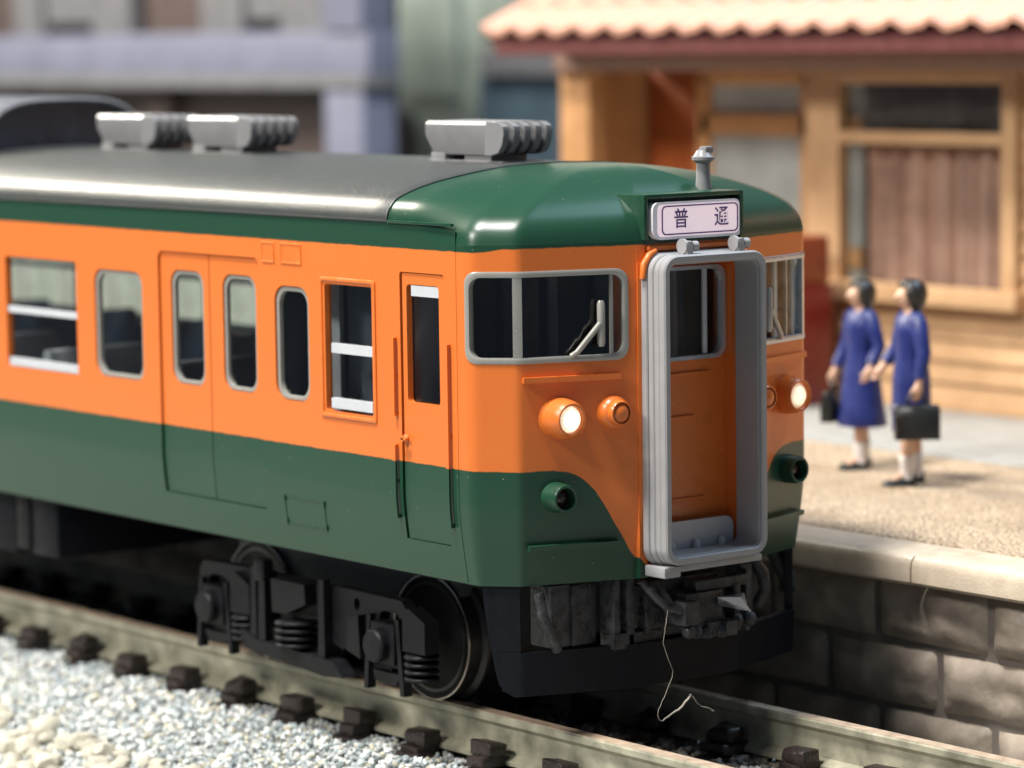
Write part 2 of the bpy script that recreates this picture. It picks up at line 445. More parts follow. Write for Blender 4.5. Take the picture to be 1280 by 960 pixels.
# --- body shell: triangulated in (s, z), then wrapped on the plan outline
def build_shell():
    zb, zt = 1.02, 3.22
    S1 = PS[-1]; s0 = 0.41
    outer = []
    ss = [s0]
    while ss[-1] < S1-0.3:
        ss.append(ss[-1] + (0.025 if ss[-1] < 1.75 else 0.25))
    ss.append(S1)
    zs = [zb, 1.10, 1.18, 1.26, 1.34, 1.42, 1.50, 1.56, 1.8, 2.1, 2.4, 2.7, 3.0, zt]
    outer = [(s, zb) for s in ss] + [(S1, z) for z in zs[1:-1]] + [(s, zt) for s in reversed(ss)] + [(s0, z) for z in reversed(zs[1:-1])]
    V2 = []; E2 = []
    for lp in [outer]+holes:
        n = len(V2); V2 += [Vector(p) for p in lp]; E2 += [(n+i, n+(i+1) % len(lp)) for i in range(len(lp))]
    for s in ss[1:-1]:
        for z in zs[1:-1]:
            if not any(inpoly((s, z), h) for h in holes): V2.append(Vector((s, z)))
    rv, re, rf, *_ = delaunay_2d_cdt(V2, E2, [], 0, 1e-5)
    keep = []
    for f in rf:
        c = sum((rv[i] for i in f), Vector((0, 0)))/3
        if not any(inpoly(c, h) for h in holes): keep.append(list(f))
    mb = MB(); nrm = []
    for side in (1, -1):
        vs = []
        for p in rv:
            vs.append(BM(p.x, p.y, 0, side)); n = plan_n(p.x)
            dz = (inset(p.y+0.01)-inset(p.y-0.01))/0.02 if p.y > 1.03 else (inset(1.04)-inset(1.03))/0.01
            nv = Vector((side*n.x, n.y, dz)).normalized(); nrm.append(nv)
        mb.add(vs, [tuple(f) if side == 1 else tuple(reversed(f)) for f in keep])
    # orient faces outward
    fs = []
    for f in mb.f:
        a, b, c = (Vector(mb.v[i]) for i in f)
        g = (b-a).cross(c-a)
        fs.append(f if g.dot(nrm[f[0]]) > 0 else tuple(reversed(f)))
    mb.f = fs
    # reveals: the wall thickness round every opening
    nshell = len(mb.v)
    for side in (1, -1):
        for h in holes + [[(s0, z) for z in (1.02, 1.5, 2, 2.5, 3, 3.22)]]:
            closed = len(h) > 6
            n = len(h); vs = []
            for o in (0.0, -0.055):
                for p in h: vs.append(BM(p[0], p[1], o, side))
            rng = range(n) if closed else range(n-1)
            fs = [(i, (i+1) % n, n+(i+1) % n, n+i) for i in rng]
            cent = Vector((0, 0, 0))
            for v in vs: cent += Vector(v)/len(vs)
            mb.add(vs, fs)
            for _ in vs: nrm.append(Vector((0, 0, 0)))
    # gangway bulkhead returns
    me = bpy.data.meshes.new('body'); me.from_pydata(mb.v, [], mb.f)
    me.materials.append(M_['paint'])
    me.polygons.foreach_set('use_smooth', [len(p.vertices) == 3 for p in me.polygons])
    me.normals_split_custom_set_from_vertices(nrm)
    o = bpy.data.objects.new('body', me); COL.objects.link(o); o.parent = train
    return o
body = build_shell()

# --- cab roof dome and the green band under the gutter
SIDE_PROF = [(0, 3.22), (0, 3.30), (0.0, 3.35), (0.006, 3.395), (0.025, 3.445), (0.065, 3.49), (0.16, 3.54), (0.255, 3.575), (0.345, 3.60), (0.53, 3.64), (0.72, 3.668), (1, 3.68)]
FRONT_PROF = [(0, 3.22), (0.012, 3.275), (0.035, 3.33), (0.075, 3.385), (0.13, 3.43), (0.20, 3.475), (0.30, 3.525), (0.42, 3.575), (0.55, 3.615), (0.70, 3.65), (0.85, 3.672), (1, 3.68)]
def prof_eval(P, t):
    n = len(P)-1; x = t*n; i = min(int(x), n-1); f = x-i
    def g(k): return Vector(P[max(0, min(n, k))])
    a, b, c, d = g(i-1), g(i), g(i+1), g(i+2)
    return 0.5*((2*b)+(c-a)*f+(2*a-5*b+4*c-d)*f*f+(3*b-a-3*c+d)*f**3)
YSEAM = 1.10
def dome_pt(s, t, side):
    p = plan(s)
    w = max(0, min(1, (p[1]-0.10)/0.75)); w = w*w*(3-2*w)
    a = prof_eval(FRONT_PROF, t); b = prof_eval(SIDE_PROF, t); q = a*(1-w)+b*w
    qy = YSEAM-(YSEAM-p[1])*0.45
    d = max(0.0, q.x)
    return (side*(p[0]*(1-d)), p[1]*(1-d)+qy*d, q.y)
def build_dome():
    ss = [0.0]
    smax = SY(YSEAM)
    while ss[-1] < smax-0.03: ss.append(ss[-1]+0.03)
    ss.append(smax)
    K = 44; mb = MB(); rows = len(ss)
    for side in (1, -1):
        vs = [dome_pt(s, k/K, side) for s in ss for k in range(K+1)]
        fs = []
        for i in range(rows-1):
            for k in range(K):
                a = i*(K+1)+k; q = (a, a+1, a+K+2, a+K+1)
                fs.append(q if side == 1 else tuple(reversed(q)))
        mb.add(vs, fs)
        # green band along the side behind the seam
        vs = []
        ys = [YSEAM + i*(YEND-YSEAM)/20 for i in range(21)]
        for y in ys:
            for z in (3.22, 3.345): vs.append((side*-1.45, y, z))
        mb.add(vs, [(2*i, 2*i+1, 2*i+3, 2*i+2) for i in range(20)])
        # lip at the seam
        e = [dome_pt(smax, k/K, side) for k in range(K+1)]
        mb.add(e+[(v[0]*0.99, v[1]-0.0, v[2]-0.02) for v in e], [(k, k+1, K+2+k, K+1+k) for k in range(K)])
    bm = bmesh.new(); me = mb.mesh('roof_dome', M_['paint'], 60)
    bm.from_mesh(me); bmesh.ops.remove_doubles(bm, verts=bm.verts[:], dist=1e-4); bmesh.ops.recalc_face_normals(bm, faces=bm.faces[:])
    bm.to_mesh(me); bm.free()
    me.polygons.foreach_set('use_smooth', [True]*len(me.polygons)); me.set_sharp_from_angle(angle=math.radians(50))
    o = bpy.data.objects.new('roof_dome', me); COL.objects.link(o); o.parent = train
    return o
build_dome()

# --- grey roof
mb = MB()
prof = [prof_eval(SIDE_PROF, 2/11 + (9/11)*k/40) for k in range(41)]
ring = [(-1.45*(1-max(0, q.x))*1.0, q.y+0.002) for q in prof]
ring = ring + [(-x, z) for x, z in reversed(ring[:-1])]
ys = [YSEAM+0.014, YSEAM+0.03] + [YSEAM+0.2+i*(YEND-YSEAM-0.2)/30 for i in range(31)]
n = len(ring)
mb.add([(x*(0.996 if i == 0 else 1), y, z-(0.008 if i == 0 else 0)) for i, y in enumerate(ys) for x, z in ring], [(i*n+k, i*n+k+1, (i+1)*n+k+1, (i+1)*n+k) for i in range(len(ys)-1) for k in range(n-1)])
mb.add([(x*0.99, YSEAM-0.02, z-0.05) for x, z in ring]+[(x*0.99, YSEAM+0.05, z-0.05) for x, z in ring], [(k, k+1, n+k+1, n+k) for k in range(n-1)])
mb.obj('roof', M_['roof'], train, 60)
MB().tube([(x*1.0005, YSEAM+0.007, z-0.001) for x, z in ring], 0.0065, 6).obj('roof_seam', M_['black'], train, 60)
# gutter rail along the eaves
for side in (1, -1):
    mb = MB()
    mb.box(min(side*-1.44, side*-1.468), max(side*-1.44, side*-1.468), 0.40, YSEAM, 3.335, 3.353, 0.004)
    mb.obj('gutter', M_['green'], train)
    mb = MB()
    mb.box(min(side*-1.44, side*-1.462), max(side*-1.44, side*-1.462), YSEAM+0.012, YEND, 3.338, 3.352, 0.004)
    mb.obj('gutter', M_['roof'], train)

# --- parts wrapped on the body surface
def ring_part(name, w, width, o_out, o_in, mat, parent, side=1, r_in=None, step=0.05):
    """rounded frame: outer loop w, inner loop w shrunk by width"""
    a = rrect(w[0], w[1], w[2], w[3], w[4], step); 
    ri = max(0.004, w[4]-width) if r_in is None else r_in
    # inner loop sampled with the same count: scale radially by matching parameters
    c = ((w[0]+w[1])/2, (w[2]+w[3])/2)
    fx = ((w[1]-w[0])/2-width)/((w[1]-w[0])/2); fz = ((w[3]-w[2])/2-width)/((w[3]-w[2])/2)
    b = [(c[0]+(p[0]-c[0])*fx, c[1]+(p[1]-c[1])*fz) for p in a]
    n = len(a); vs = []
    for lp, o in ((a, o_in), (a, o_out-0.004), ([(p[0]+(q[0]-p[0])*0.2, p[1]+(q[1]-p[1])*0.2) for p, q in zip(a, b)], o_out), ([(p[0]+(q[0]-p[0])*0.8, p[1]+(q[1]-p[1])*0.8) for p, q in zip(a, b)], o_out), (b, o_out-0.004), (b, o_in)):
        vs += [BM(p[0], p[1], o, side) for p in lp]
    fs = [(k*n+i, k*n+(i+1) % n, (k+1)*n+(i+1) % n, (k+1)*n+i) for k in range(5) for i in range(n)]
    mb = MB().add(vs, fs)
    return mb.obj(name, mat, parent, 40)
def patch(name, s0, s1, z0, z1, o_out, o_in, mat, parent, side=1, step=0.05):
    """solid slab wrapped on the surface"""
    ns = max(1, int((s1-s0)/step)); nz = max(1, int((z1-z0)/0.12))
    return slab_grid(MB(), s0, s1, z0, z1, o_out, o_in, ns, nz, side).obj(name, mat, parent, 40)
def slab_grid(mb, s0, s1, z0, z1, o_out, o_in, ns, nz, side=1):
    vs = []
    for o in (o_out, o_in):
        for i in range(ns+1):
            for k in range(nz+1): vs.append(BM(s0+(s1-s0)*i/ns, z0+(z1-z0)*k/nz, o, side))
    m_ = (ns+1)*(nz+1); fs = []
    for i in range(ns):
        for k in range(nz):
            a = i*(nz+1)+k; q = (a, a+1, a+nz+2, a+nz+1); fs.append(q); fs.append(tuple(m_+j for j in reversed(q)))
    for i in range(ns):
        for k in (0, nz):
            a = i*(nz+1)+k; b = a+nz+1; fs.append((a, b, m_+b, m_+a))
    for k in range(nz):
        for i in (0, ns):
            a = i*(nz+1)+k; fs.append((a, a+1, m_+a+1, m_+a))
    return mb.add(vs, fs)
def pane(name, w, o, mat, parent, side=1, step=0.06):
    s0, s1, z0, z1 = w[:4]; ns = max(1, int((s1-s0)/step))
    vs = []
    for i in range(ns+1):
        s = s0+(s1-s0)*i/ns
        vs += [BM(s, z0, o, side), BM(s, z1, o, side)]
    return MB().add(vs, [(2*i, 2*i+2, 2*i+3, 2*i+1) for i in range(ns)]).obj(name, mat, parent, 60)
def loop_shrink(w, d): return (w[0]+d, w[1]-d, w[2]+d, w[3]-d, max(0.004, w[4]-d))

for side in (1, -1):
    # sliding windows
    for w in WIN_A:
        wp = pane('window', w, -0.035, M_['glass'], train, side)
        patch('sash_bar', w[0]+0.005, w[1]-0.02, 2.465, 2.515, -0.006, -0.03, M_['steel'], wp, side, 0.3)
        patch('sash_bar', w[0]+0.005, w[1]-0.03, 2.052, 2.115, -0.002, -0.03, M_['steel'], wp, side, 0.3)
    # rounded windows
    for w in (WIN_B, WIN_C):
        wp = pane('window', w, -0.04, M_['glass'], train, side)
        ring_part('frame', loop_shrink(w, 0.004), 0.032, -0.012, -0.05, M_['wframe'], wp, side)
    # drop window behind the cab door with its raised moulding
    w = WIN_D
    wp = pane('window', w, -0.04, M_['glass'], train, side)
    ring_part('moulding', (SY(1.255), SY(1.89), 1.995, 2.945, 0.015), 0.028, 0.012, -0.01, M_['orange'], wp, side)
    patch('sash_bar', w[0]+0.004, w[1]-0.065, 2.435, 2.50, -0.004, -0.035, M_['steel'], wp, side, 0.3)
    patch('sash_bar', w[0]+0.004, w[1]-0.065, 2.062, 2.13, 0.002, -0.035, M_['steel'], wp, side, 0.3)
    # front wrap-around window
    w = FRONT
    wp = pane('front_window', w, -0.03, M_['glass'], train, side, 0.04)
    ring_part('frame', w, 0.038, 0.008, -0.045, M_['wframe'] if side == 1 else M_['clearframe'], wp, side, step=0.035)
    patch('mullion', 1.262, 1.322, 2.485, 3.03, 0.004, -0.035, M_['wframe'] if side == 1 else M_['clearframe'], wp, side, 0.03)
    patch('mullion', 0.635, 0.655, 2.485, 3.03, -0.012, -0.035, M_['wframe'] if side == 1 else M_['clearframe'], wp, side, 0.03)
    if side == -1:      # silver strips imitating bright highlights on the clear glazing edges
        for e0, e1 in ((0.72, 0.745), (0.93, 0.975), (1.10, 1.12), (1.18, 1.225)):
            patch('glazing_highlight', e0, e1, 2.50, 3.02, -0.034, -0.055, M_['steel'] if e1-e0 > 0.03 else M_['clearframe'], wp, side, 0.05)
    # wiper
    mb = MB()
    def bp(s, z, o=0.03): return BM(s, z, o, side)
    mb.tube([bp(0.735, 2.555), bp(0.735, 2.58), bp(0.735, 2.83), bp(0.735, 2.85)], [0.018, 0.026, 0.026, 0.018], 8)
    mb.tube([bp(0.935, 2.50, 0.012), bp(0.90, 2.525, 0.03), bp(0.745, 2.705, 0.04)], 0.02, 8)
    mb.obj('wiper', M_['wframe'], wp, 50)

# doors: two leaves each with a rounded window
def door_leaf(s0, s1, d, parent, side, win, rad, off, name, frame_mat, rt=(0.004, 0.05, 0.05, 0.004)):
    poly = rrect(s0, s1, d[2]+0.004, d[3]-0.006, list(rt), step=0.09)
    hole = rrect(win[0], win[1], win[2], win[3], rad, step=0.08)
    mb = MB().prism(poly, [hole], off, off-0.045, lambda u, v, o: BM(u, v, o, side))
    lf = mb.obj(name, M_['paint'], parent, 35)
    return lf
for side in (1, -1):
    for D in (DOOR, DOOR2):
        s0, s1 = D[0], D[1]; mid = (s0+s1)/2
        for a, b, wa, wb, rt in ((s0+0.008, mid-0.005, s0+0.065, s0+0.485, (0.004, 0.05, 0.012, 0.004)), (mid+0.005, s1-0.012, s1-0.575, s1-0.145, (0.004, 0.012, 0.05, 0.004))):
            rt = (rt[0], rt[2], rt[1], rt[3]) if a < mid else (rt[0], rt[1], rt[2], rt[3])
            rt = (0.004, 0.012, 0.012, 0.004)
            w = (wa, wb, 2.08, 2.905, 0.10)
            lf = door_leaf(a, b, D, train, side, w, 0.10, -0.016, 'passenger_door', None, rt)
            ring_part('frame', loop_shrink(w, 0.003), 0.030, -0.026, -0.06, M_['wframe'], lf, side)
            pane('pane', w, -0.05, M_['glass'], lf, side)
    w = (SY(0.575), SY(0.925), 2.165, 2.94, 0.03)
    lf = door_leaf(CABDOOR[0]+0.010, CABDOOR[1]-0.016, CABDOOR, train, side, w, 0.03, -0.010, 'cab_door', None, (0.004, 0.012, 0.012, 0.004))
    pane('pane', w, -0.06, M_['glass'], lf, side)
    patch('sash_bar', w[0]+0.004, w[1]-0.05, 2.865, 2.935, -0.012, -0.05, M_['steel'], lf, side, 0.3)
    kb = MB(); p = Vector(BM(SY(0.945), 1.925, -0.012, side)); nx = Vector((-side, 0, 0))
    kb.lathe([(0.028, 0), (0.028, 0.012), (0.014, 0.02), (0.014, 0.035), (0.022, 0.04), (0.022, 0.05)], nx, p, 12)
    kb.box(p.x-0.05 if side == 1 else p.x+0.03, p.x-0.03 if side == 1 else p.x+0.05, p.y-0.05, p.y+0.01, p.z-0.008, p.z+0.008, 0.003)
    kb.obj('door_knob', M_['orange'], lf, 40)
    # handrails each side of the cab door
    def rail(s, z0, z1, name, mat):
        mb = MB(); slab_grid(mb, s-0.014, s+0.014, z0, z1, 0.032, 0.016, 1, 10, side)
        for z in (z0+0.012, z1-0.012, (z0+z1)/2): slab_grid(mb, s-0.010, s+0.010, z-0.012, z+0.012, 0.018, -0.01, 1, 1, side)
        mb.obj(name, M_['paint'], train, 30)
    rail(SY(1.035), 2.07, 2.585, 'handrail', None); rail(SY(1.035), 1.39, 1.88, 'handrail', None)
    rail(SY(0.455), 1.385, 2.575, 'handrail', None)
    # small cover plates above the door and the service hatch under the window
    for y0, y1 in ((2.43, 2.585), (2.105, 2.355)):
        ring_part('cover_plate', (SY(y0), SY(y1), 3.01, 3.155, 0.006), 0.014, 0.007, -0.01, M_['orange'], train, side, step=0.2)
        patch('cover_plate', SY(y0)+0.014, SY(y1)-0.014, 3.024, 3.141, 0.003, -0.01, M_['orange'], train, side, 0.3)
    ring_part('service_hatch', (SY(1.905), SY(2.385), 1.205, 1.405, 0.004), 0.008, 0.005, -0.01, M_['green'], train, side, step=0.08)
    for (yy, zz) in ((1.91, 1.385), (2.38, 1.385), (1.91, 1.22), (2.38, 1.22)):
        patch('hatch_hinge', SY(yy)-0.010, SY(yy)+0.010, zz-0.02, zz+0.02, 0.012, -0.01, M_['green'], train, side, 0.3)
    # panel seam behind the cab corner
    patch('panel_seam', SY(0.375), SY(0.383), 1.03, 3.30, 0.003, -0.01, M_['paint'], train, side, 0.3)
    # front trim bars
    patch('trim_bar', 0.60, 1.265, 2.340, 2.376, 0.034, -0.01, M_['orange'], train, side)
    patch('step_bar', 0.615, 1.235, 1.256, 1.290, 0.055, -0.01, M_['green'], train, side)
    patch('gangway_post', 0.425, 0.475, 1.05, 3.08, 0.012, -0.02, M_['paint'], train, side, 0.02)

# --- lamps on the front
def lamp(name, s, z, prof, mat, side, lens_r, lens_h, lens_mat, seg=28):
    p = Vector(BM(s, z, 0, side)); ax = Vector((side*0.0, -1, 0.0))
    n = plan_n(s); ax = Vector((side*n.x*0.25, -1, 0)).normalized()
    o = MB().lathe(prof, ax, p-ax*0.06, seg, cap=False).obj(name, mat, train, 40)
    MB().lathe([(0.0005, lens_h+0.020), (lens_r*0.3, lens_h+0.018), (lens_r*0.55, lens_h+0.012), (lens_r*0.75, lens_h+0.004), (lens_r*0.9, lens_h-0.006), (lens_r, lens_h-0.018)], ax, p-ax*0.06, seg, cap=False).obj('lens', lens_mat, o, 60)
    return o
for side in (1, -1):
    lamp('headlight', 1.015, 2.105, [(0.145, 0.0), (0.135, 0.06), (0.125, 0.15), (0.112, 0.20), (0.106, 0.207), (0.096, 0.205), (0.087, 0.195), (0.085, 0.16)], M_['orange'], side, 0.086, 0.190, M_['lamp'] if side == 1 else M_['lamp2'])
    lamp('marker_light', 1.045, 1.595, [(0.105, 0.0), (0.100, 0.06), (0.094, 0.16), (0.088, 0.175), (0.080, 0.178), (0.070, 0.172), (0.067, 0.13), (0.066, 0.10)], M_['green'], side, 0.066, 0.115, M_['dark_lens'])
    lamp('lamp_cap', 0.645, 2.125, [(0.115, 0.0), (0.110, 0.06), (0.102, 0.10), (0.085, 0.115), (0.082, 0.15), (0.076, 0.158), (0.070, 0.158), (0.066, 0.152)], M_['orange'], side, 0.071, 0.150, M_['orange'])

# --- gangway doorway, door, hood
GY = -0.272
doorway = MB()
for x0, x1 in ((-0.47, -0.405), (0.405, 0.47)): doorway.box(x0, x1, GY+0.012, -0.02, 1.03, 3.20)
doorway.box(-0.404, 0.404, GY+0.012, -0.02, 3.055, 3.2195); doorway.box(-0.404, 0.404, GY+0.012, -0.02, 1.088, 1.10)
doorway.obj('doorway', M_['paint'], train, 30)
# cranked orange flanges where the doorway meets the windows
for side in (1, -1):
    mb = MB(); x = side*-0.45
    mb.tube([(x*1.02, GY-0.03, 2.98), (x*1.0, GY-0.035, 3.07), (x*0.90, GY-0.035, 3.13), (x*0.78, GY-0.035, 3.155)], [0.022, 0.027, 0.024, 0.018], 8)
    mb.obj('doorway_flange', M_['orange'], train, 50)
dy = -0.12
poly = rrect(-0.404, 0.404, 1.101, 3.053, 0.004, step=0.2)
win = rrect(-0.30, 0.395, 2.41, 3.02, 0.075, step=0.1)
gdoor = MB().prism(poly, [win], dy, dy+0.04, lambda u, v, d: (u, d, v)).obj('gangway_door', M_['orange'], train, 35)
a = rrect(-0.31, 0.402, 2.405, 3.03, 0.085, step=0.06); n = len(a); c = (0.046, 2.7175)
vs = []
for f, d in ((1.0, dy), (1.0, dy-0.02), (0.985, dy-0.026), (0.91, dy-0.026), (0.90, dy-0.02), (0.90, dy+0.03)):
    vs += [(c[0]+(p[0]-c[0])*(f if f > 0.95 else f), d, c[1]+(p[1]-c[1])*f) for p in a]
MB().add(vs, [(k*n+i, k*n+(i+1) % n, (k+1)*n+(i+1) % n, (k+1)*n+i) for k in range(5) for i in range(n)]).obj('frame', M_['clearframe'], gdoor, 40)
MB().add([(-0.30, dy+0.02, 2.41), (0.395, dy+0.02, 2.41), (0.395, dy+0.02, 3.02), (-0.30, dy+0.02, 3.02)], [(0, 1, 2, 3)]).obj('pane', M_['glass'], gdoor)
MB().box(0.215, 0.25, dy-0.004, dy+0.015, 2.44, 3.0, 0.003).obj('mullion', M_['steel'], gdoor)
for i, (x0, x1, z, h) in enumerate(((-0.35, 0.26, 2.305, 0.022), (-0.16, 0.12, 2.02, 0.022), (-0.35, 0.20, 1.475, 0.022))):
    MB().box(x0, x1, dy-0.020, dy+0.002, z, z+h, 0.005).obj('door_ledge', M_['orange'], gdoor)
# grey folding step plate with three pegs
poly = rrect(-0.34, 0.375, 1.12, 1.36, [0.005, 0.07, 0.07, 0.005], step=0.2)
stp = MB().prism(poly, [], -0.23, -0.20, lambda u, v, d: (u, d, v)).obj('step_plate', M_['plate'], train, 35)
for x in (-0.19, 0.03, 0.25):
    MB().tube([(x, -0.245, 1.135), (x, -0.25, 1.15), (x, -0.25, 1.215), (x, -0.246, 1.235)], [0.026, 0.030, 0.030, 0.012], 10).obj('peg', M_['plate'], stp, 50)

def hood_ring(y0, y1, w_out, w_in, ri, ro, name, mat, parent, bev=0.010):
    A = rrect(*w_out, ro, step=0.15, arc=8)
    c = ((w_out[0]+w_out[1])/2, (w_out[2]+w_out[3])/2)
    # inner loop with equal count
    def inner(d): 
        return rrect(w_out[0]+d, w_out[1]-d, w_out[2]+d, w_out[3]-d, max(0.01, ro-d), step=99, arc=8)
    A = rrect(*w_out, ro, step=99, arc=8)
    t = w_in
    loops = [(A, y1), (inner(0.0), y0+bev), (inner(bev), y0), (inner(t-bev), y0), (inner(t), y0+bev), (inner(t), y1), (A, y1)]
    n = len(A); vs = []
    for lp, y in loops: vs += [(p[0], y, p[1]) for p in lp]
    fs = [(k*n+i, k*n+(i+1) % n, (k+1)*n+(i+1) % n, (k+1)*n+i) for k in range(len(loops)-1) for i in range(n)]
    return MB().add(vs, fs).obj(name, mat, parent, 40)
hood = hood_ring(-0.495, -0.452, (-0.442, 0.446, 1.125, 3.130), 0.052, 0, 0.115, 'gangway_hood', M_['hood'], train)
# the bellows behind the front frame: stepped ribs
for y0, y1, e in ((-0.440, -0.400, 0.000), (-0.385, -0.340, 0.006), (-0.328, -0.276, 0.010)):
    hood_ring(y0, y1, (-0.442-e, 0.446+e, 1.12-e, 3.130+e), 0.05, 0, 0.12, 'bellows_rib', M_['hood'], hood, 0.008)
hood_ring(-0.47, -0.252, (-0.438, 0.442, 1.125, 3.126), 0.058, 0, 0.115, 'bellows', M_['hood'], hood, 0.004)
# sill tongue under the hood
MB().box(-0.44, -0.30, -0.47, -0.27, 1.045, 1.118, 0.012).obj('bracket', M_['hood'], hood)
MB().box(-0.28, 0.44, -0.44, -0.24, 1.070, 1.117, 0.012).obj('bracket', M_['hood'], hood)
for x in (-0.17, 0.275):
    c_ = MB(); c_.box(x-0.045, x+0.01, -0.46, -0.36, 3.10, 3.215, 0.014); c_.lathe([(0.034, 0), (0.034, 0.05), (0.028, 0.055)], (1, 0, 0), (x+0.012, -0.425, 3.178), 14)
    c_.lathe([(0.05, 0), (0.05, 0.02)], (1, 0, 0), (x-0.052, -0.41, 3.18), 14)
    c_.obj('hood_clip', M_['hood'], train, 40)
MB().box(-0.40, 0.40, -0.30, -0.262, 3.155, 3.185, 0.008).obj('doorway_ledge', M_['orange'], train)

# --- destination sign housing
hs = MB()
o0, o1, i0, i1 = -0.44, 0.42, -0.405, 0.385
for x0, x1 in ((o0, i0), (i1, o1)): hs.box(x0, x1, -0.30, 0.12, 3.225, 3.515, 0.008)
hs.box(i0-0.01, i1+0.01, -0.30, 0.30, 3.487, 3.516, 0.008)
hs.box(i0-0.01, i1+0.01, -0.20, 0.12, 3.225, 3.49, 0.0)
hs.obj('sign_housing', M_['green'], train, 35)
sg = MB(); sg.prism(rrect(-0.385, 0.368, 3.222, 3.462, [0.02, 0.035, 0.05, 0.07], step=0.3), [], -0.318, -0.22, lambda u, v, d: (u, d, v))
sign = sg.obj('destination_sign', M_['signrim'], train, 35)
MB().prism(rrect(-0.31, 0.352, 3.250, 3.440, 0.035, step=0.3), [rrect(-0.300, 0.342, 3.259, 3.431, 0.028, step=0.3)], -0.3215, -0.319, lambda u, v, d: (u, d, v)).obj('border_line', M_['purple'], sign, 30)
MB().prism(rrect(-0.345, 0.358, 3.240, 3.448, 0.035, step=0.3), [], -0.3195, -0.315, lambda u, v, d: (u, d, v)).obj('sign_face', M_['sign'], sign, 30)
def text_obj(txt, loc, size, mat, parent, name, sx=1.0):
    cu = bpy.data.curves.new(name, 'FONT'); cu.body = txt; cu.size = size; cu.align_x = 'CENTER'; cu.align_y = 'CENTER'; cu.extrude = 0.001; cu.offset = 0.0012
    t = bpy.data.objects.new(name, cu); COL.objects.link(t)
    bpy.context.view_layer.update()
    dg = bpy.context.evaluated_depsgraph_get()
    me = bpy.data.meshes.new_from_object(t.evaluated_get(dg))
    bpy.data.objects.remove(t); me.materials.clear(); me.materials.append(mat)
    o = bpy.data.objects.new(name, me); COL.objects.link(o); o.parent = parent
    o.location = loc; o.rotation_euler = (math.radians(90), 0, 0); o.scale = (sx, 1, 1)
    return o
text_obj('\u666e', (-0.145, -0.3215, 3.345), 0.135, M_['purple'], sign, 'lettering', 0.95)
text_obj('\u901a', (0.205, -0.3215, 3.345), 0.135, M_['purple'], sign, 'lettering', 0.95)

# --- whistle on the dome
wx, wy = 0.30, -0.04
MB().lathe([(0.060, -0.12), (0.055, 0.0), (0.048, 0.05), (0.045, 0.155), (0.055, 0.165), (0.075, 0.175), (0.076, 0.195), (0.062, 0.205), (0.045, 0.235), (0.03, 0.245)], (0, 0, 1), (wx, wy, 3.535), 16).box(wx-0.02, wx+0.05, wy-0.05, wy+0.02, 3.755, 3.80, 0.012).obj('whistle', M_['ventgrey'], train, 40)

# --- roof ventilators
def vent(cx, y0):
    v = MB()
    L, Wd, z0, z1 = 0.78, 0.42, 3.725, 3.955
    # solid rear part: tapered underneath
    sec = [(-Wd/2+0.035, z0), (-Wd/2, z0+0.13), (-Wd/2, z1-0.022), (-Wd/2+0.02, z1), (Wd/2-0.02, z1), (Wd/2, z1-0.022), (Wd/2, z0+0.13), (Wd/2-0.035, z0)]
    ya = [y0+0.03, y0, y0+0.0]
    n = len(sec); vs = []
    for y, f in ((y0+0.06, z0), (y0, None), (y0+L, None)):
        pass
    rows = [(y0+0.16, 0), (y0+0.16, 1)]
    vs = [(cx+x, y0 if z > z0+0.1 else y0+0.06, z) for x, z in sec] + [(cx+x, y0+L if z > z0+0.1 else y0+L-0.05, z) for x, z in sec]
    v.add(vs, [(i, (i+1) % n, n+(i+1) % n, n+i) for i in range(n)] + [tuple(range(n-1, -1, -1)), tuple(range(n, 2*n))])
    o = v.obj('roof_vent', M_['ventgrey'], train, 30)
    # curved louvre fins over the front
    for k in range(5):
        xk = cx-Wd/2+0.02+k*(Wd-0.04)/4.0
        pr = [(0.08, z1), (-0.05, z1-0.004), (-0.105, z1-0.03), (-0.115, z1-0.075), (-0.095, z0+0.075), (-0.05, z0+0.02), (0.03, z0+0.0), (0.10, z0)]
        MB().prism([(a, b) for a, b in pr], [], xk-0.026, xk+0.026, lambda u, w, d: (d, y0+u, w)).obj('louvre', M_['ventgrey'], o, 50)
    MB().box(cx-Wd/2+0.02, cx+Wd/2-0.02, y0-0.02, y0+0.05, z0+0.01, z1-0.03).obj('vent_gap_shade', M_['black'], o, 30)  # black slab darkens the gaps between louvres, standing in for shade
    bs = MB()
    bs.box(cx-0.16, cx+0.16, y0+0.10, y0+0.40, 3.64, 3.735, 0.006); bs.box(cx-0.18, cx+0.18, y0+0.60, y0+L-0.02, 3.64, 3.735, 0.006); bs.box(cx-0.19, cx+0.19, y0-0.06, y0+L-0.01, 3.655, 3.684, 0.004)
    bs.obj('vent_base', M_['ventgrey'], o, 30)
for cy in (1.52, 4.60, 5.95): vent(-0.02, cy)
# --- roof cooler
ac = MB(); sec = []
for k in range(25):
    t = math.pi*k/24; c_, s_ = math.cos(t), math.sin(t)
    sec.append((0.80*math.copysign(abs(c_)**0.6, c_), 3.63+0.46*abs(s_)**0.75))
n = len(sec)
rows = [(7.72, 0.86), (7.62, 0.90), (7.60, 0.95), (7.66, 1.0), (10.2, 1.0)]
ac.add([(x*f, y, 3.63+(z-3.63)*f) for y, f in rows for x, z in sec], [(i*n+k, i*n+k+1, (i+1)*n+k+1, (i+1)*n+k) for i in range(len(rows)-1) for k in range(n-1)])
cool = ac.obj('roof_cooler', M_['cooler'], train, 40)
MB().add([(x*0.86, 7.72, 3.63+(z-3.63)*0.86) for x, z in sec], [tuple(range(n))]).obj('cooler_grille', M_['innerpanel'], cool)

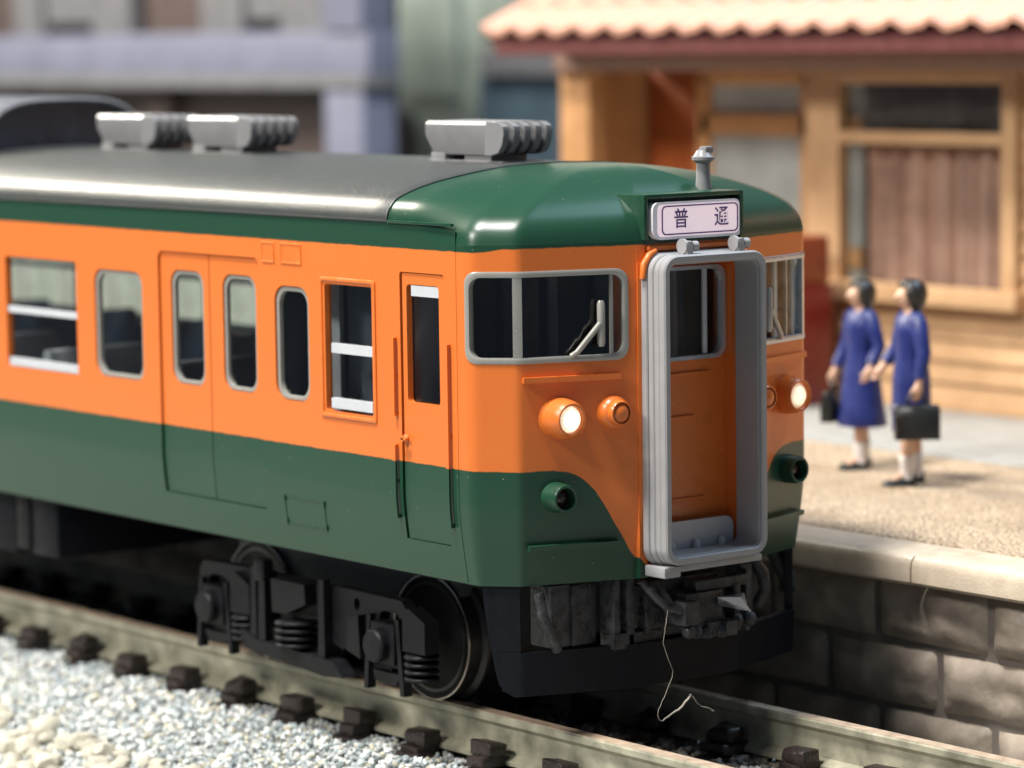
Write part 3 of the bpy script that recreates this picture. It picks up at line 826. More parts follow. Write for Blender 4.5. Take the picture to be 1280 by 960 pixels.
# --- interior
MB().box(-1.30, 1.30, 0.35, YEND-0.1, 1.04, 1.10).obj('floor_pan', M_['inner'], train)
MB().box(-1.36, 1.36, 2.47, 2.53, 1.10, 3.2).obj('bulkhead', M_['inner'], train)
MB().box(-1.36, 1.36, 1.08, 1.12, 1.10, 3.2).obj('bulkhead', M_['inner'], train)
MB().box(-1.36, 1.36, 0.2, YEND-0.1, 3.08, 3.12).obj('ceiling_panel', M_['inner'], train)
MB().box(-1.10, -0.55, 0.14, 0.45, 1.10, 2.40, 0.03).obj('cab_desk', M_['inner'], train)
MB().box(-0.45, 1.0, 0.25, 0.55, 1.10, 2.30, 0.03).obj('cab_desk', M_['inner'], train)
for x0, x1, mt_ in ((-1.30, -1.05, 'innerlight'), (-0.92, -0.84, 'innerlight'), (-0.55, -0.25, 'innerpanel'), (-0.15, -0.08, 'innerlight'), (0.25, 0.6, 'innerpanel'), (0.9, 1.0, 'innerlight')):
    MB().box(x0, x1, 1.03, 1.075, 1.15, 3.05, 0.01).obj('cab_panel', M_[mt_], train)
for y0, y1, mt_ in ((1.22, 1.42, 'innerpanel'), (1.47, 1.60, 'innerlight'), (1.66, 1.98, 'innerpanel'), (2.08, 2.30, 'innerlight')):
    MB().box(-1.16, -1.12, y0, y1, 1.2, 3.05, 0.01).obj('cab_panel', M_[mt_], train)
for k in range(8):
    y = 4.2+k*1.5
    for x0, x1 in ((-1.33, -0.35), (0.35, 1.33)):
        MB().box(x0, x1, y, y+0.12, 1.5, 2.18, 0.03).box(x0, x1, y-0.5, y+0.6, 1.10, 1.55, 0.03).obj('seat', M_['innerlight'], train)

# --- skirt (black obstacle deflector) under the cab
def sk(s, o=-0.09):
    p = plan(s); n = plan_n(s); return (p[0]+n.x*o, p[1]+n.y*o)
sk_pts = [(1.10, -0.06), (1.24, -0.065), (1.30, -0.07), (1.36, -0.075), (1.42, -0.08), (1.48, -0.08), (1.54, -0.08), (1.60, -0.08), (1.66, -0.08)]
skirt = MB()
for side in (1, -1):
    # cross bar following the front
    bar = [0.0, 0.2, 0.42, 0.5, 0.7, 0.9, 1.1, 1.18, 1.24, 1.28, 1.32, 1.36, 1.40, 1.44]
    vs = []
    for s in bar:
        zt = 0.585; zb = 0.295 if s < 1.36 else 0.295+(s-1.36)*0.5
        for (o, z) in ((-0.07, zt), (-0.085, zb), (-0.13, zb), (-0.13, zt)):
            x, y = sk(s, o); vs.append((side*x, y, z))
    fs = [(i*4+k, i*4+(k+1) % 4, i*4+4+(k+1) % 4, i*4+4+k) for i in range(len(bar)-1) for k in range(4)] + [(len(bar)*4-4, len(bar)*4-3, len(bar)*4-2, len(bar)*4-1)]
    skirt.add(vs, fs)
    # corner leg rising to the body, leaning outwards at the rear edge
    leg = [1.30, 1.34, 1.38, 1.42, 1.46, 1.50, 1.55]
    zl = [0.32, 0.45, 0.59, 0.75, 0.9, 1.03]
    vs = []
    for o in (-0.082, -0.14):
        for z in zl:
            f = (z-0.32)/0.71
            for s in leg:
                s2 = leg[0]+(s-leg[0])*(0.62+0.50*f)
                x, y = sk(s2, o); vs.append((side*x, y, z+(0.05*max(0, (s-1.46)/0.09) if z == 0.32 else 0)))
    nl = len(leg); m_ = nl*len(zl); fs = []
    for i in range(len(zl)-1):
        for k in range(nl-1):
            q = (i*nl+k, i*nl+k+1, (i+1)*nl+k+1, (i+1)*nl+k); fs.append(q); fs.append(tuple(m_+j for j in reversed(q)))
        for k in (0, nl-1):
            a_ = i*nl+k; fs.append((a_, a_+nl, m_+a_+nl, m_+a_))
    for k in range(nl-1): fs.append((k, k+1, m_+k+1, m_+k))
    skirt.add(vs, fs)
skirt.obj('skirt', M_['black'], train, 40)

# --- coupler and cast details between skirt and body
def blocks(name, items, mat, bev=0.012):
    for it in items: o_ = MB().box(*it, bev).obj(name, mat, train, 35)
    return o_
blocks('coupler', [(-0.16, 0.16, -0.36, 0.1, 0.66, 0.90), (-0.30, 0.30, -0.16, -0.05, 0.60, 0.98), (0.12, 0.22, -0.44, -0.24, 0.60, 0.70), (-0.22, -0.10, -0.42, -0.2, 0.70, 0.86), (-0.05, 0.42, -0.33, -0.2, 0.90, 0.97), (0.28, 0.34, -0.34, -0.24, 0.60, 0.92), (0.42, 0.46, -0.30, -0.2, 0.58, 1.0), (0.0, 0.12, -0.40, -0.3, 0.60, 0.70)], M_['dirty'])
MB().add([(0.06, -0.42, 0.865), (0.23, -0.46, 0.85), (0.33, -0.38, 0.86), (0.31, -0.475, 0.745), (0.335, -0.42, 0.74), (0.10, -0.38, 0.80)], [(0, 1, 3), (1, 2, 4, 3), (0, 3, 5), (3, 4, 5), (0, 5, 2, 1), (2, 5, 4)]).obj('coupler_knuckle', M_['knuckle'], train, 20)
for i in range(7):
    a0 = -0.15+i*0.09
    MB().lathe([(0.0005, 0), (0.04, 0.015), (0.05, 0.05), (0.035, 0.09), (0.0005, 0.1)], (0, 0, 1), (a0+random.uniform(-.02, .02), -0.36+random.uniform(-.03, .03), 0.575+random.uniform(0, .05)), 7).obj('cast_lump', M_['dirty'], train, 60)
blocks('equipment_box', [(-1.02, -0.86, -0.02, 0.2, 0.60, 1.01), (-0.86, -0.66, -0.04, 0.2, 0.60, 1.0), (-0.60, -0.545, -0.15, 0.0, 0.57, 1.02), (-0.50, -0.44, -0.17, 0.0, 0.56, 1.02), (-0.36, -0.31, -0.18, -0.05, 0.64, 0.95), (-0.62, -0.20, -0.17, -0.06, 0.56, 0.66), (0.50, 0.62, -0.15, 0, 0.60, 1.0)], M_['dirty'])
for pts, r in (([(-1.12, -0.02, 0.98), (-1.13, -0.06, 0.85), (-1.06, -0.08, 0.68), (-1.0, -0.05, 0.60)], 0.035), ([(-0.28, -0.2, 0.98), (-0.24, -0.3, 0.84), (-0.16, -0.36, 0.72), (-0.1, -0.38, 0.62)], 0.022), ([(-0.40, -0.2, 0.99), (-0.36, -0.28, 0.9), (-0.30, -0.34, 0.82), (-0.2, -0.38, 0.80)], 0.03),
               ([(0.66, -0.12, 1.0), (0.70, -0.16, 0.92), (0.74, -0.14, 0.80), (0.72, -0.08, 0.70)], 0.045), ([(1.20, 0.30, 1.0), (1.26, 0.28, 0.9), (1.30, 0.24, 0.78), (1.26, 0.2, 0.70)], 0.06)):
    MB().tube(pts, r, 10).obj('hose', M_['dirty'], train, 60)

# --- bogie
bog = MB()
XF = -1.13
def P2(mb, poly, holes_, x0, x1): return mb.prism(poly, holes_, x0, x1, lambda u, v, d: (d, u, v))
def bogie(y_c, side):
    """side frame in (y, z); y_c is the bogie centre"""
    X = lambda a: side*a
    par = frame = None
    half_l = [(1.28, 0.27), (1.28, 0.68), (1.22, 0.745), (0.42, 0.755), (0.36, 0.66), (0.36, 0.36), (0.52, 0.32), (0.66, 0.36), (0.80, 0.30), (0.84, 0.17), (0.98, 0.15), (1.08, 0.15), (1.10, 0.27)]
    mb = MB()
    for sg in (1, -1):
        poly = [(y_c+sg*a, b) for a, b in half_l]
        hl = [rrect(y_c+sg*1.06-0.14, y_c+sg*1.06+0.10, 0.34, 0.655, 0.06, step=0.3), [(y_c+sg*0.70+0.035*math.cos(t), 0.66+0.045*math.sin(t)) for t in [math.pi*2*k/12 for k in range(12)]]]
        if sg < 0: poly.reverse()
        P2(mb, poly, hl, X(-1.15), X(-1.06))
    mb.box(min(X(-1.14), X(-1.04)), max(X(-1.14), X(-1.04)), y_c-0.42, y_c+0.42, 0.50, 0.74, 0.01)
    fr = mb.obj('bogie_frame', M_['bogie'], train, 35)
    # bolster, spring, hangers
    P2(MB(), [(y_c-0.19, 0.74), (y_c-0.20, 0.60), (y_c+0.04, 0.505), (y_c+0.21, 0.50), (y_c+0.22, 0.74)], [], X(-1.24), X(-1.12)).obj('bolster', M_['bogie'], fr, 30)
    for k in range(4):
        z = 0.285+k*0.052
        MB().lathe([(0.10, -0.02), (0.158, -0.012), (0.165, 0.0), (0.158, 0.012), (0.10, 0.02)], (0.05, 0.03, 1), (X(-1.17), y_c, z), 20).obj('spring_coil', M_['bogie'], fr, 60)
    lower = [(y_c-0.62, 0.14), (y_c-0.50, 0.24), (y_c+0.45, 0.27), (y_c+0.62, 0.33), (y_c+0.66, 0.28), (y_c+0.50, 0.18), (y_c-0.40, 0.12)]
    P2(MB(), lower, [], X(-1.23), X(-1.10)).obj('spring_plank', M_['bogie'], fr, 30)
    for sg, w in ((1, 0.035), (1.28, 0.028), (-1.0, 0.03)):
        yy = y_c+sg*0.37
        P2(MB(), [(yy-w, 0.20), (yy+w+0.02, 0.20), (yy+w, 0.79), (yy-w, 0.80)], [], X(-1.22), X(-1.16)).obj('hanger', M_['bogie'], fr, 30)
    MB().box(min(X(-1.25), X(-1.16)), max(X(-1.25), X(-1.16)), y_c+0.30, y_c+0.42, 0.70, 0.86, 0.015).obj('damper_bracket', M_['bogie'], fr)
    # axle boxes
    for sg in (1, -1):
        ya = y_c+sg*1.05
        b_ = MB(); b_.box(min(X(-1.20), X(-1.06)), max(X(-1.20), X(-1.06)), ya-0.14, ya+0.13, 0.30, 0.585, 0.02)
        ab = b_.obj('axle_box', M_['bogie'], fr)
        MB().lathe([(0.115, 0), (0.115, 0.07), (0.10, 0.085), (0.0005, 0.088)], (X(-1), 0, 0), (X(-1.18), ya+0.03, 0.425), 22, cap=False).obj('axle_cap', M_['bogie'], ab, 40)
        for t in (-1, 1):
            P2(MB(), [(ya+t*0.21-0.025, 0.10), (ya+t*0.21+0.02, 0.10), (ya+t*0.16+0.02, 0.62), (ya+t*0.16-0.02, 0.62)], [], X(-1.19), X(-1.12)).obj('guide', M_['bogie'], ab, 30)
        for k in range(4):
            MB().lathe([(0.07, -0.018), (0.118, -0.01), (0.122, 0), (0.118, 0.01), (0.07, 0.018)], (0, 0, 1), (X(-1.13), ya-0.36, 0.24+k*0.05), 16).obj('axle_spring', M_['bogie'], ab, 60)
        P2(MB(), [(ya-0.49, 0.42), (ya-0.24, 0.42), (ya-0.24, 0.66), (ya-0.30, 0.72), (ya-0.49, 0.64)], [], X(-1.20), X(-1.08)).obj('spring_cap', M_['bogie'], ab, 30)
        P2(MB(), [(ya-0.12, 0.16), (ya+0.08, 0.16), (ya+0.14, 0.24), (ya-0.20, 0.24)], [], X(-1.18), X(-1.1)).obj('tie_bar', M_['bogie'], ab, 30)
        if sg < 0: P2(MB(), [(ya+0.24, 0.30), (ya+0.40, 0.34), (ya+0.38, 0.56), (ya+0.26, 0.60)], [], X(-1.21), X(-1.12)).obj('frame_lug', M_['bogie'], ab, 30)
    # wheels
    for sg in (1, -1):
        ya = y_c+sg*1.05
        w = MB().lathe([(0.36, 0.115), (0.425, 0.115), (0.432, 0.10), (0.430, 0.0), (0.47, -0.02), (0.478, -0.04), (0.46, -0.06), (0.36, -0.06)], (X(-1), 0, 0), (X(-0.665), ya, 0.432), 48, cap=False)
        wo = w.obj('wheel', M_['tread'], train, 40)
        MB().lathe([(0.424, 0.112), (0.4275, 0.1185), (0.434, 0.117), (0.4345, 0.108)], (X(-1), 0, 0), (X(-0.665), ya, 0.432), 48, cap=False).obj('rim', M_['wheel'], wo, 40)
        MB().lathe([(0.0005, 0.09), (0.15, 0.09), (0.20, 0.085), (0.365, 0.112), (0.40, 0.1175), (0.424, 0.1175), (0.427, 0.112)], (X(-1), 0, 0), (X(-0.665), ya, 0.432), 40, cap=False).obj('wheel_disc', M_['disc'], wo, 40)
bogie(2.65, 1); bogie(2.65, -1)
MB().box(-0.75, 0.75, 1.3, 4.0, 0.35, 0.95).obj('bogie_bolster_block', M_['inner'], train)
for ya in (1.6, 3.7): MB().lathe([(0.07, 0), (0.07, 1.3)], (1, 0, 0), (-0.65, ya, 0.432), 14).obj('axle', M_['black'], train, 50)
# underfloor equipment further back
for y0, y1, z0 in ((5.85, 6.25, 0.52), (6.50, 7.9, 0.50), (8.2, 9.6, 0.45)):
    MB().box(-1.22, 1.22, y0, y1, z0, 1.02, 0.03).obj('underfloor_box', M_['black'], train)
MB().box(-1.235, -1.0, 6.26, 6.46, 0.55, 1.02, 0.02).obj('underfloor_cylinder', M_['bogie'], train)
MB().box(-1.30, 1.30, 0.35, YEND, 0.99, 1.035).obj('underframe', M_['black'], train)

# ================================================================== the setting
def jitter_stone(rnd, base, sx, sy, sz):
    return [(v[0]*sx*rnd.uniform(.75, 1.25), v[1]*sy*rnd.uniform(.75, 1.25), v[2]*sz*rnd.uniform(.75, 1.25)) for v in base]
_g = (1+5**.5)/2
ICO_V = [Vector(v).normalized() for v in ((-1, _g, 0), (1, _g, 0), (-1, -_g, 0), (1, -_g, 0), (0, -1, _g), (0, 1, _g), (0, -1, -_g), (0, 1, -_g), (_g, 0, -1), (_g, 0, 1), (-_g, 0, -1), (-_g, 0, 1))]
ICO_F = [(0, 11, 5), (0, 5, 1), (0, 1, 7), (0, 7, 10), (0, 10, 11), (1, 5, 9), (5, 11, 4), (11, 10, 2), (10, 7, 6), (7, 1, 8), (3, 9, 4), (3, 4, 2), (3, 2, 6), (3, 6, 8), (3, 8, 9), (4, 9, 5), (2, 4, 11), (6, 2, 10), (8, 6, 7), (9, 8, 1)]

M_['rail'] = simple('rail_metal', (0.35, 0.335, 0.25), 0.40, metal=0.15, var=0.4, vscale=5, bump=0.15, bscale=30)
M_['railtop'] = simple('rail_top', (0.72, 0.55, 0.40), 0.35, metal=0.4, var=0.12, vscale=10)
M_['sleeper'] = simple('sleeper_brown', (0.024, 0.016, 0.014), 0.36, var=0.5, vscale=14, bump=0.5, bscale=35)
M_['base'] = simple('ballast_bed', (0.24, 0.25, 0.24), 0.8, var=0.4, vscale=40, bump=0.6, bscale=50)
M_['stones'] = attr_mat('ballast_stone', 0.28, 0.0, 60, 0.6)
M_['plat'] = None

def ground_z(x):
    """height of the ballast bed across the track"""
    ax = abs(x)
    if ax < 1.12: return -0.36
    if x < 0:
        if ax < 2.3: return -0.36-(ax-1.12)*0.38
        return -0.81
    return -0.36-min((ax-1.12)*0.3, 0.15)
# ballast bed sheet (reaches well past the frame)
xs = [-14, -6, -3.2, -2.3, -1.7, -1.12, -0.6, 0, 0.6, 1.12, 1.6, 2.2, 16, 30, 60]
ys = [-14, -8, -4, -2, 0, 2, 4, 6, 8, 11, 15, 20, 30, 45, 70]
mb = MB()
mb.add([(x, y, ground_z(x)-0.02 if x < 1.9 else -0.55) for y in ys for x in xs], [(j*len(xs)+i, j*len(xs)+i+1, (j+1)*len(xs)+i+1, (j+1)*len(xs)+i) for j in range(len(ys)-1) for i in range(len(xs)-1)])
tag(mb.obj('ground', M_['base'], None, 60), kind='structure')

# loose fine ballast
def stones_mesh(name, n, sampler, size, colors, seed):
    rnd = random.Random(seed); V = []; Fc = []; C = []
    for i in range(n):
        x, y, z = sampler(rnd)
        s = size*rnd.uniform(0.55, 1.35); rot = Matrix.Rotation(rnd.uniform(0, 6.28), 3, 'Z') @ Matrix.Rotation(rnd.uniform(0, 6.28), 3, 'X')
        c = rnd.choice(colors); f = rnd.uniform(0.55, 1.1); c = (min(1, c[0]*f), min(1, c[1]*f), min(1, c[2]*f), 1)
        b = len(V); sx, sy, sz = rnd.uniform(.6, 1.2), rnd.uniform(.6, 1.1), rnd.uniform(.5, .9)
        for v in ICO_V:
            k = rnd.uniform(.78, 1.2)
            q = rot @ Vector((v.x*sx*s*k, v.y*sy*s*k, v.z*sz*s*k)); V.append((x+q.x, y+q.y, z+q.z)); C.append(c)
        Fc += [(b+f_[0], b+f_[1], b+f_[2]) for f_ in ICO_F]
    me = bpy.data.meshes.new(name); me.from_pydata(V, [], Fc)
    at = me.attributes.new('col', 'FLOAT_COLOR', 'POINT')
    at.data.foreach_set('color', [q for c in C for q in c])
    me.materials.append(M_['stones']); me.update()
    o = bpy.data.objects.new(name, me); COL.objects.link(o); return o
WHITE = [(0.74, 0.76, 0.74), (0.62, 0.66, 0.66), (0.50, 0.56, 0.57), (0.36, 0.43, 0.44), (0.80, 0.80, 0.76), (0.42, 0.47, 0.50), (0.66, 0.62, 0.47), (0.27, 0.31, 0.31)]
BROWN = [(0.34, 0.27, 0.21), (0.22, 0.18, 0.15), (0.46, 0.40, 0.33), (0.16, 0.13, 0.12), (0.60, 0.56, 0.50)]
def samp_out(r):
    while True:
        x = -0.80-abs(r.random()**0.85)*1.9; y = -1.2+r.random()**1.0*11.5
        q = (y-4.545)/0.745; dq = abs(q-round(q))*0.745
        if x < -1.09 or dq > 0.125: break
    return x, y, ground_z(x)+r.uniform(-0.03, 0.02)
tag(stones_mesh('ballast', 36000, samp_out, 0.025, WHITE, 3), 'fine white and grey ballast beside the near rail', 'ballast', kind='stuff')
def samp_in(r): return r.uniform(-0.66, 1.5), r.uniform(-3.5, 6.0), -0.365+r.uniform(-0.03, 0.02)
tag(stones_mesh('ballast', 9000, samp_in, 0.036, BROWN, 4), 'brown grey ballast between and behind the rails', 'ballast', kind='stuff')

# big cream stones at the front corner
M_['cream'] = simple('cream_stone', (0.52, 0.50, 0.41), 0.7, var=0.14, vscale=9, bump=0.6, bscale=30)
rnd = random.Random(11); rock_meshes = []
for k in range(6):
    bm = bmesh.new(); bmesh.ops.create_icosphere(bm, subdivisions=2, radius=1)
    off = Vector((rnd.uniform(0, 50), rnd.uniform(0, 50), rnd.uniform(0, 50)))
    from mathutils import noise
    for v in bm.verts:
        d = noise.noise(v.co*1.3+off)*0.35+noise.noise(v.co*3.1+off)*0.16
        v.co = v.co*(1+d); v.co.z *= 0.75
    me = bpy.data.meshes.new('stone'); bm.to_mesh(me); bm.free(); me.materials.append(M_['cream'])
    me.polygons.foreach_set('use_smooth', [True]*len(me.polygons)); me.set_sharp_from_angle(angle=math.radians(28)); rock_meshes.append(me)
placed = []
for i in range(4000):
    x = rnd.uniform(-3.5, -1.84); y = rnd.uniform(1.2, 7.2); r = rnd.uniform(0.06, 0.125)
    if any((x-a)**2+(y-b)**2 < ((r+c)*0.62)**2 for a, b, c in placed): continue
    placed.append((x, y, r))
    if len(placed) >= 280: break
for x, y, r in placed:
    tag(inst(rnd.choice(rock_meshes), 'stone', (x, y, ground_z(x)+r*0.35), None, (rnd.uniform(-.4, .4), rnd.uniform(-.4, .4), rnd.uniform(0, 6.28)), (r, r*rnd.uniform(.8, 1.2), r)), 'rounded cream stone heaped in front of the ballast', 'stone', 'cream stones in front of the ballast')

# track: two rails, sleepers with rail chairs
track = empty('railway_track', (0, 0, 0), 'single model railway track with brown sleepers under the train', 'track')
def rail_mesh(xc):
    sec = [(-0.052, 0.0), (0.052, 0.0), (0.060, -0.012), (0.060, -0.05), (0.024, -0.085), (0.024, -0.25), (0.10, -0.285), (0.10, -0.31), (-0.10, -0.31), (-0.10, -0.285), (-0.024, -0.25), (-0.024, -0.085), (-0.060, -0.05), (-0.060, -0.012)]
    ys_ = [-9+i*0.9 for i in range(40)]
    n_ = len(sec); mb_ = MB()
    mb_.add([(xc+x, y, z) for y in ys_ for x, z in sec], [(j*n_+k, j*n_+(k+1) % n_, (j+1)*n_+(k+1) % n_, (j+1)*n_+k) for j in range(len(ys_)-1) for k in range(n_)])
    return mb_
for xc in (-0.735, 0.735):
    ro = rail_mesh(xc).obj('rail', M_['rail'], track, 30)
    t_ = MB(); t_.box(xc-0.050, xc+0.050, -9, 26, 0.0005, 0.003); t_.obj('running_surface', M_['railtop'], ro)
sl_mesh = MB().box(-1.06, 1.06, -0.115, 0.115, -0.46, -0.335, 0.015).mesh('sleeper', M_['sleeper'], 35)
ch = MB(); ch.box(-0.13, 0.12, -0.105, 0.105, -0.345, -0.265, 0.02); ch.box(-0.085, 0.07, -0.115, 0.115, -0.27, -0.165, 0.03)
ch_var = []
for q in range(4):                       # moulded lumps, no two quite alike
    c_ = MB(); c_.v = list(ch.v); c_.f = list(ch.f)
    c_.v = [tuple(Vector(v)+0.030*noise.noise_vector(Vector(v)*9+Vector((q*5, 0, 0)))) for v in c_.v]
    ch_var.append(c_.mesh('rail_chair', M_['sleeper'], 50))
for k in range(-8, 26):
    y = 4.545+(k-5)*0.745
    so = inst(sl_mesh, 'sleeper', (random.uniform(-.01, .01), y, 0), track, (0, 0, random.uniform(-.01, .01)))
    for xc, fl in ((-0.735-0.165, 1), (-0.735+0.165, -1), (0.735-0.165, 1), (0.735+0.165, -1)):
        inst(random.choice(ch_var), 'rail_chair', (xc, 0, random.uniform(-.006, .006)), so, (0, 0, 0), (fl, random.uniform(.9, 1.1), random.uniform(.92, 1.08)))

# ------------------------------------------------------------------ platform
def granular(name, c1, c2, scale, strength):
    mt, nt, b = new_mat(name)
    tc = N(nt, 'ShaderNodeTexCoord')
    vo = N(nt, 'ShaderNodeTexVoronoi'); vo.inputs['Scale'].default_value = scale
    nt.links.new(tc.outputs['Object'], vo.inputs['Vector'])
    nz = N(nt, 'ShaderNodeTexNoise'); nz.inputs['Scale'].default_value = scale*0.12; nz.inputs['Detail'].default_value = 8
    nt.links.new(tc.outputs['Object'], nz.inputs['Vector'])
    mx = N(nt, 'ShaderNodeMix', data_type='RGBA'); mx.inputs[6].default_value = (*c1, 1); mx.inputs[7].default_value = (*c2, 1)
    mr = N(nt, 'ShaderNodeMapRange'); mr.inputs[1].default_value = 0.35; mr.inputs[2].default_value = 0.65
    nt.links.new(nz.outputs['Fac'], mr.inputs[0]); nt.links.new(mr.outputs[0], mx.inputs[0])
    sepc = N(nt, 'ShaderNodeMix', data_type='RGBA', blend_type='MULTIPLY'); sepc.inputs[0].default_value = 0.55
    sr_ = N(nt, 'ShaderNodeSeparateColor'); nt.links.new(vo.outputs['Color'], sr_.inputs[0])
    gm = N(nt, 'ShaderNodeMapRange'); gm.inputs[3].default_value = 0.45; gm.inputs[4].default_value = 1.25; nt.links.new(sr_.outputs[0], gm.inputs[0])
    nt.links.new(mx.outputs[2], sepc.inputs[6]); nt.links.new(gm.outputs[0], sepc.inputs[7])
    nt.links.new(sepc.outputs[2], b.inputs['Base Color'])
    b.inputs['Roughness'].default_value = 0.45
    bp = N(nt, 'ShaderNodeBump'); bp.inputs['Strength'].default_value = strength; bp.inputs['Distance'].default_value = 0.03
    nt.links.new(vo.outputs['Distance'], bp.inputs['Height']); bp.invert = True
    nt.links.new(bp.outputs[0], b.inputs['Normal'])
    return mt
M_['plat'] = granular('platform_grit', (0.58, 0.45, 0.31), (0.46, 0.345, 0.23), 30, 1.2)
M_['cope'] = simple('coping_stone', (0.56, 0.47, 0.36), 0.42, var=0.10, vscale=8, bump=0.18, bscale=45)
M_['block'] = simple('wall_block', (0.27, 0.225, 0.18), 0.5, var=0.35, vscale=4, bump=0.35, bscale=14)
M_['mortar'] = simple('wall_joint', (0.13, 0.11, 0.092), 0.8, var=0.2)
M_['concrete'] = simple('apron_concrete', (0.31, 0.315, 0.305), 0.6, var=0.1, vscale=4, bump=0.2)
PX, PZ = 1.72, 0.985
mb = MB().box(PX+0.50, 9.6, -7, 24, -0.5, PZ-0.008)
plat = tag(mb.obj('platform', M_['plat'], None, 30), kind='structure')
# coping stones: rounded nose
sec = [(0.0, 0.79), (0.0, 0.90), (0.012, 0.945), (0.04, 0.972), (0.09, 0.983), (0.42, 0.987), (0.50, 0.970), (0.515, 0.955), (0.515, 0.79), (0.46, 0.76), (0.05, 0.76)]
L = 2.0; n = len(sec)
cm = MB(); ysx = [0.006, 0.03, 0.5, 1.0, 1.5, L-0.03, L-0.006]
vs = []
for j, y in enumerate(ysx):
    f = 0.012 if j in (0, len(ysx)-1) else 0
    vs += [(x+(f if x < 0.2 else 0), y, z-(f if z > 0.85 else 0)) for x, z in sec]
cm.add(vs, [(j*n+k, j*n+(k+1) % n, (j+1)*n+(k+1) % n, (j+1)*n+k) for j in range(len(ysx)-1) for k in range(n)] + [tuple(range(n)), tuple((len(ysx)-1)*n+k for k in range(n-1, -1, -1))])
cope_me = cm.mesh('coping_stone', M_['cope'], 40)
for k in range(-4, 9): inst(cope_me, 'coping_stone', (PX, -0.53+k*L, random.uniform(-.003, .003)), plat)
# retaining wall: joint backing and bulging blocks
MB().box(PX+0.185, PX+0.50, -7, 24, -0.6, 0.77).obj('wall_backing', M_['mortar'], plat)
blk = []
for q in range(5):
    bm_ = MB(); nu, nv = 18, 10; vs = []; off = Vector((q*7.3, q*3.1, 0))
    for i in range(nu+1):
        for j in range(nv+1):
            u, v = i/nu, j/nv
            e = min(u*1.08, (1-u)*1.08, v*0.45, (1-v)*0.45)
            bulge = 0.085*min(1, max(e, 0)/0.13)**0.6
            h = bulge*(1+0.6*noise.noise(Vector((u*2.4, v*1.6, 0))+off))+0.02*noise.noise(Vector((u*7, v*4, 1))+off)*min(1, e/0.05)
            vs.append((-h, (u-0.5)*1.062, (v-0.5)*0.438+0.012*noise.noise(Vector((u*3, 5, v))+off)))
    bm_.add(vs, [(i*(nv+1)+j, (i+1)*(nv+1)+j, (i+1)*(nv+1)+j+1, i*(nv+1)+j+1) for i in range(nu) for j in range(nv)])
    blk.append(bm_.mesh('stone_block', M_['block'], 60))
rb = random.Random(5)
for r, (zc, off) in enumerate(((0.535, -0.58), (0.085, -0.105), (-0.365, -0.62))):
    for k in range(-5, 16):
        o = inst(rb.choice(blk), 'stone_block', (PX+0.205, off+k*1.08, zc), plat, (rb.choice((0, math.pi)), 0, 0)); 
# concrete apron in front of the station
tag(MB().box(5.6, 9.4, -7, 24, PZ-0.1, PZ+0.012, 0.006).obj('apron', M_['concrete']), kind='structure')

# ------------------------------------------------------------------ station building
M_['siding'] = simple('siding_tan', (0.50, 0.31, 0.165), 0.45, var=0.10, vscale=3, bump=0.2, bscale=40)
M_['wood'] = simple('timber_orange', (0.62, 0.33, 0.14), 0.42, var=0.10, vscale=4, bump=0.15)
M_['woodred'] = simple('timber_red', (0.34, 0.085, 0.022), 0.45, var=0.12, vscale=4)
M_['tile'] = simple('roof_tile', (0.62, 0.34, 0.245), 0.40, var=0.14, vscale=3, bump=0.15)
M_['fascia'] = simple('fascia_maroon', (0.105, 0.026, 0.024), 0.5, var=0.1)
M_['beam'] = simple('eaves_beam', (0.34, 0.215, 0.165), 0.5, var=0.08)
M_['glass_reflection'] = simple('reflection_rose', (0.58, 0.36, 0.29), 0.35, var=0.30, vscale=2.2)
M_['frost'] = simple('frosted_pane', (0.36, 0.38, 0.37), 0.35, var=0.2, vscale=1.5)
M_['room'] = simple('room_dark', (0.14, 0.095, 0.085), 0.8, var=0.2)
M_['greywall'] = simple('hall_grey', (0.34, 0.35, 0.35), 0.7, var=0.15, vscale=2)
st = empty('station_building', (8.0, 5.0, PZ), 'tan timber station building with a red tiled roof behind the platform', 'building')
def SP(mb, name, mat, parent=None, smooth=30):
    o = mb.obj(name, mat, None, smooth); o.data.transform(Matrix.Translation((-8.0, -5.0, -PZ))); o.parent = parent or st; return o
WX = 8.0
def SB(x0, x1, y0, y1, z0, z1, name, mat, parent=None, bev=0.01):
    return SP(MB().box(x0, x1, y0, y1, z0, z1, bev), name, mat, parent)
# wall core and lapped boards
SB(WX+0.10, WX+0.25, -6.0, 4.36, 1.0, 4.3, 'wall_core', M_['siding'], None, 0)
SB(WX+0.10, WX+0.25, 4.36, 6.76, 1.0, 2.02, 'wall_core', M_['siding'], None, 0)
def board(y0, y1, z, h):
    mb_ = MB(); 
    sec_ = [(WX+0.095, z+0.006), (WX+0.035, z+0.006), (WX+0.028, z+0.014), (WX+0.062, z+h), (WX+0.095, z+h)]
    n_ = len(sec_)
    mb_.add([(x, y, zz) for y in (y0, y1) for x, zz in sec_], [(k, (k+1) % n_, n_+(k+1) % n_, n_+k) for k in range(n_)] + [tuple(range(n_)), tuple(range(2*n_-1, n_-1, -1))])
    SP(mb_, 'siding_board', M_['siding'])
bh = 0.205; z = PZ+0.06
while z < 4.15:
    if z+bh < 2.06:
        board(-6, 6.76, z, bh)
    else: board(-6, 4.32, z, bh)
    z += bh
SB(WX-0.005, WX+0.10, -6, 6.8, PZ+0.01, PZ+0.07, 'sill_plate', M_['siding'])
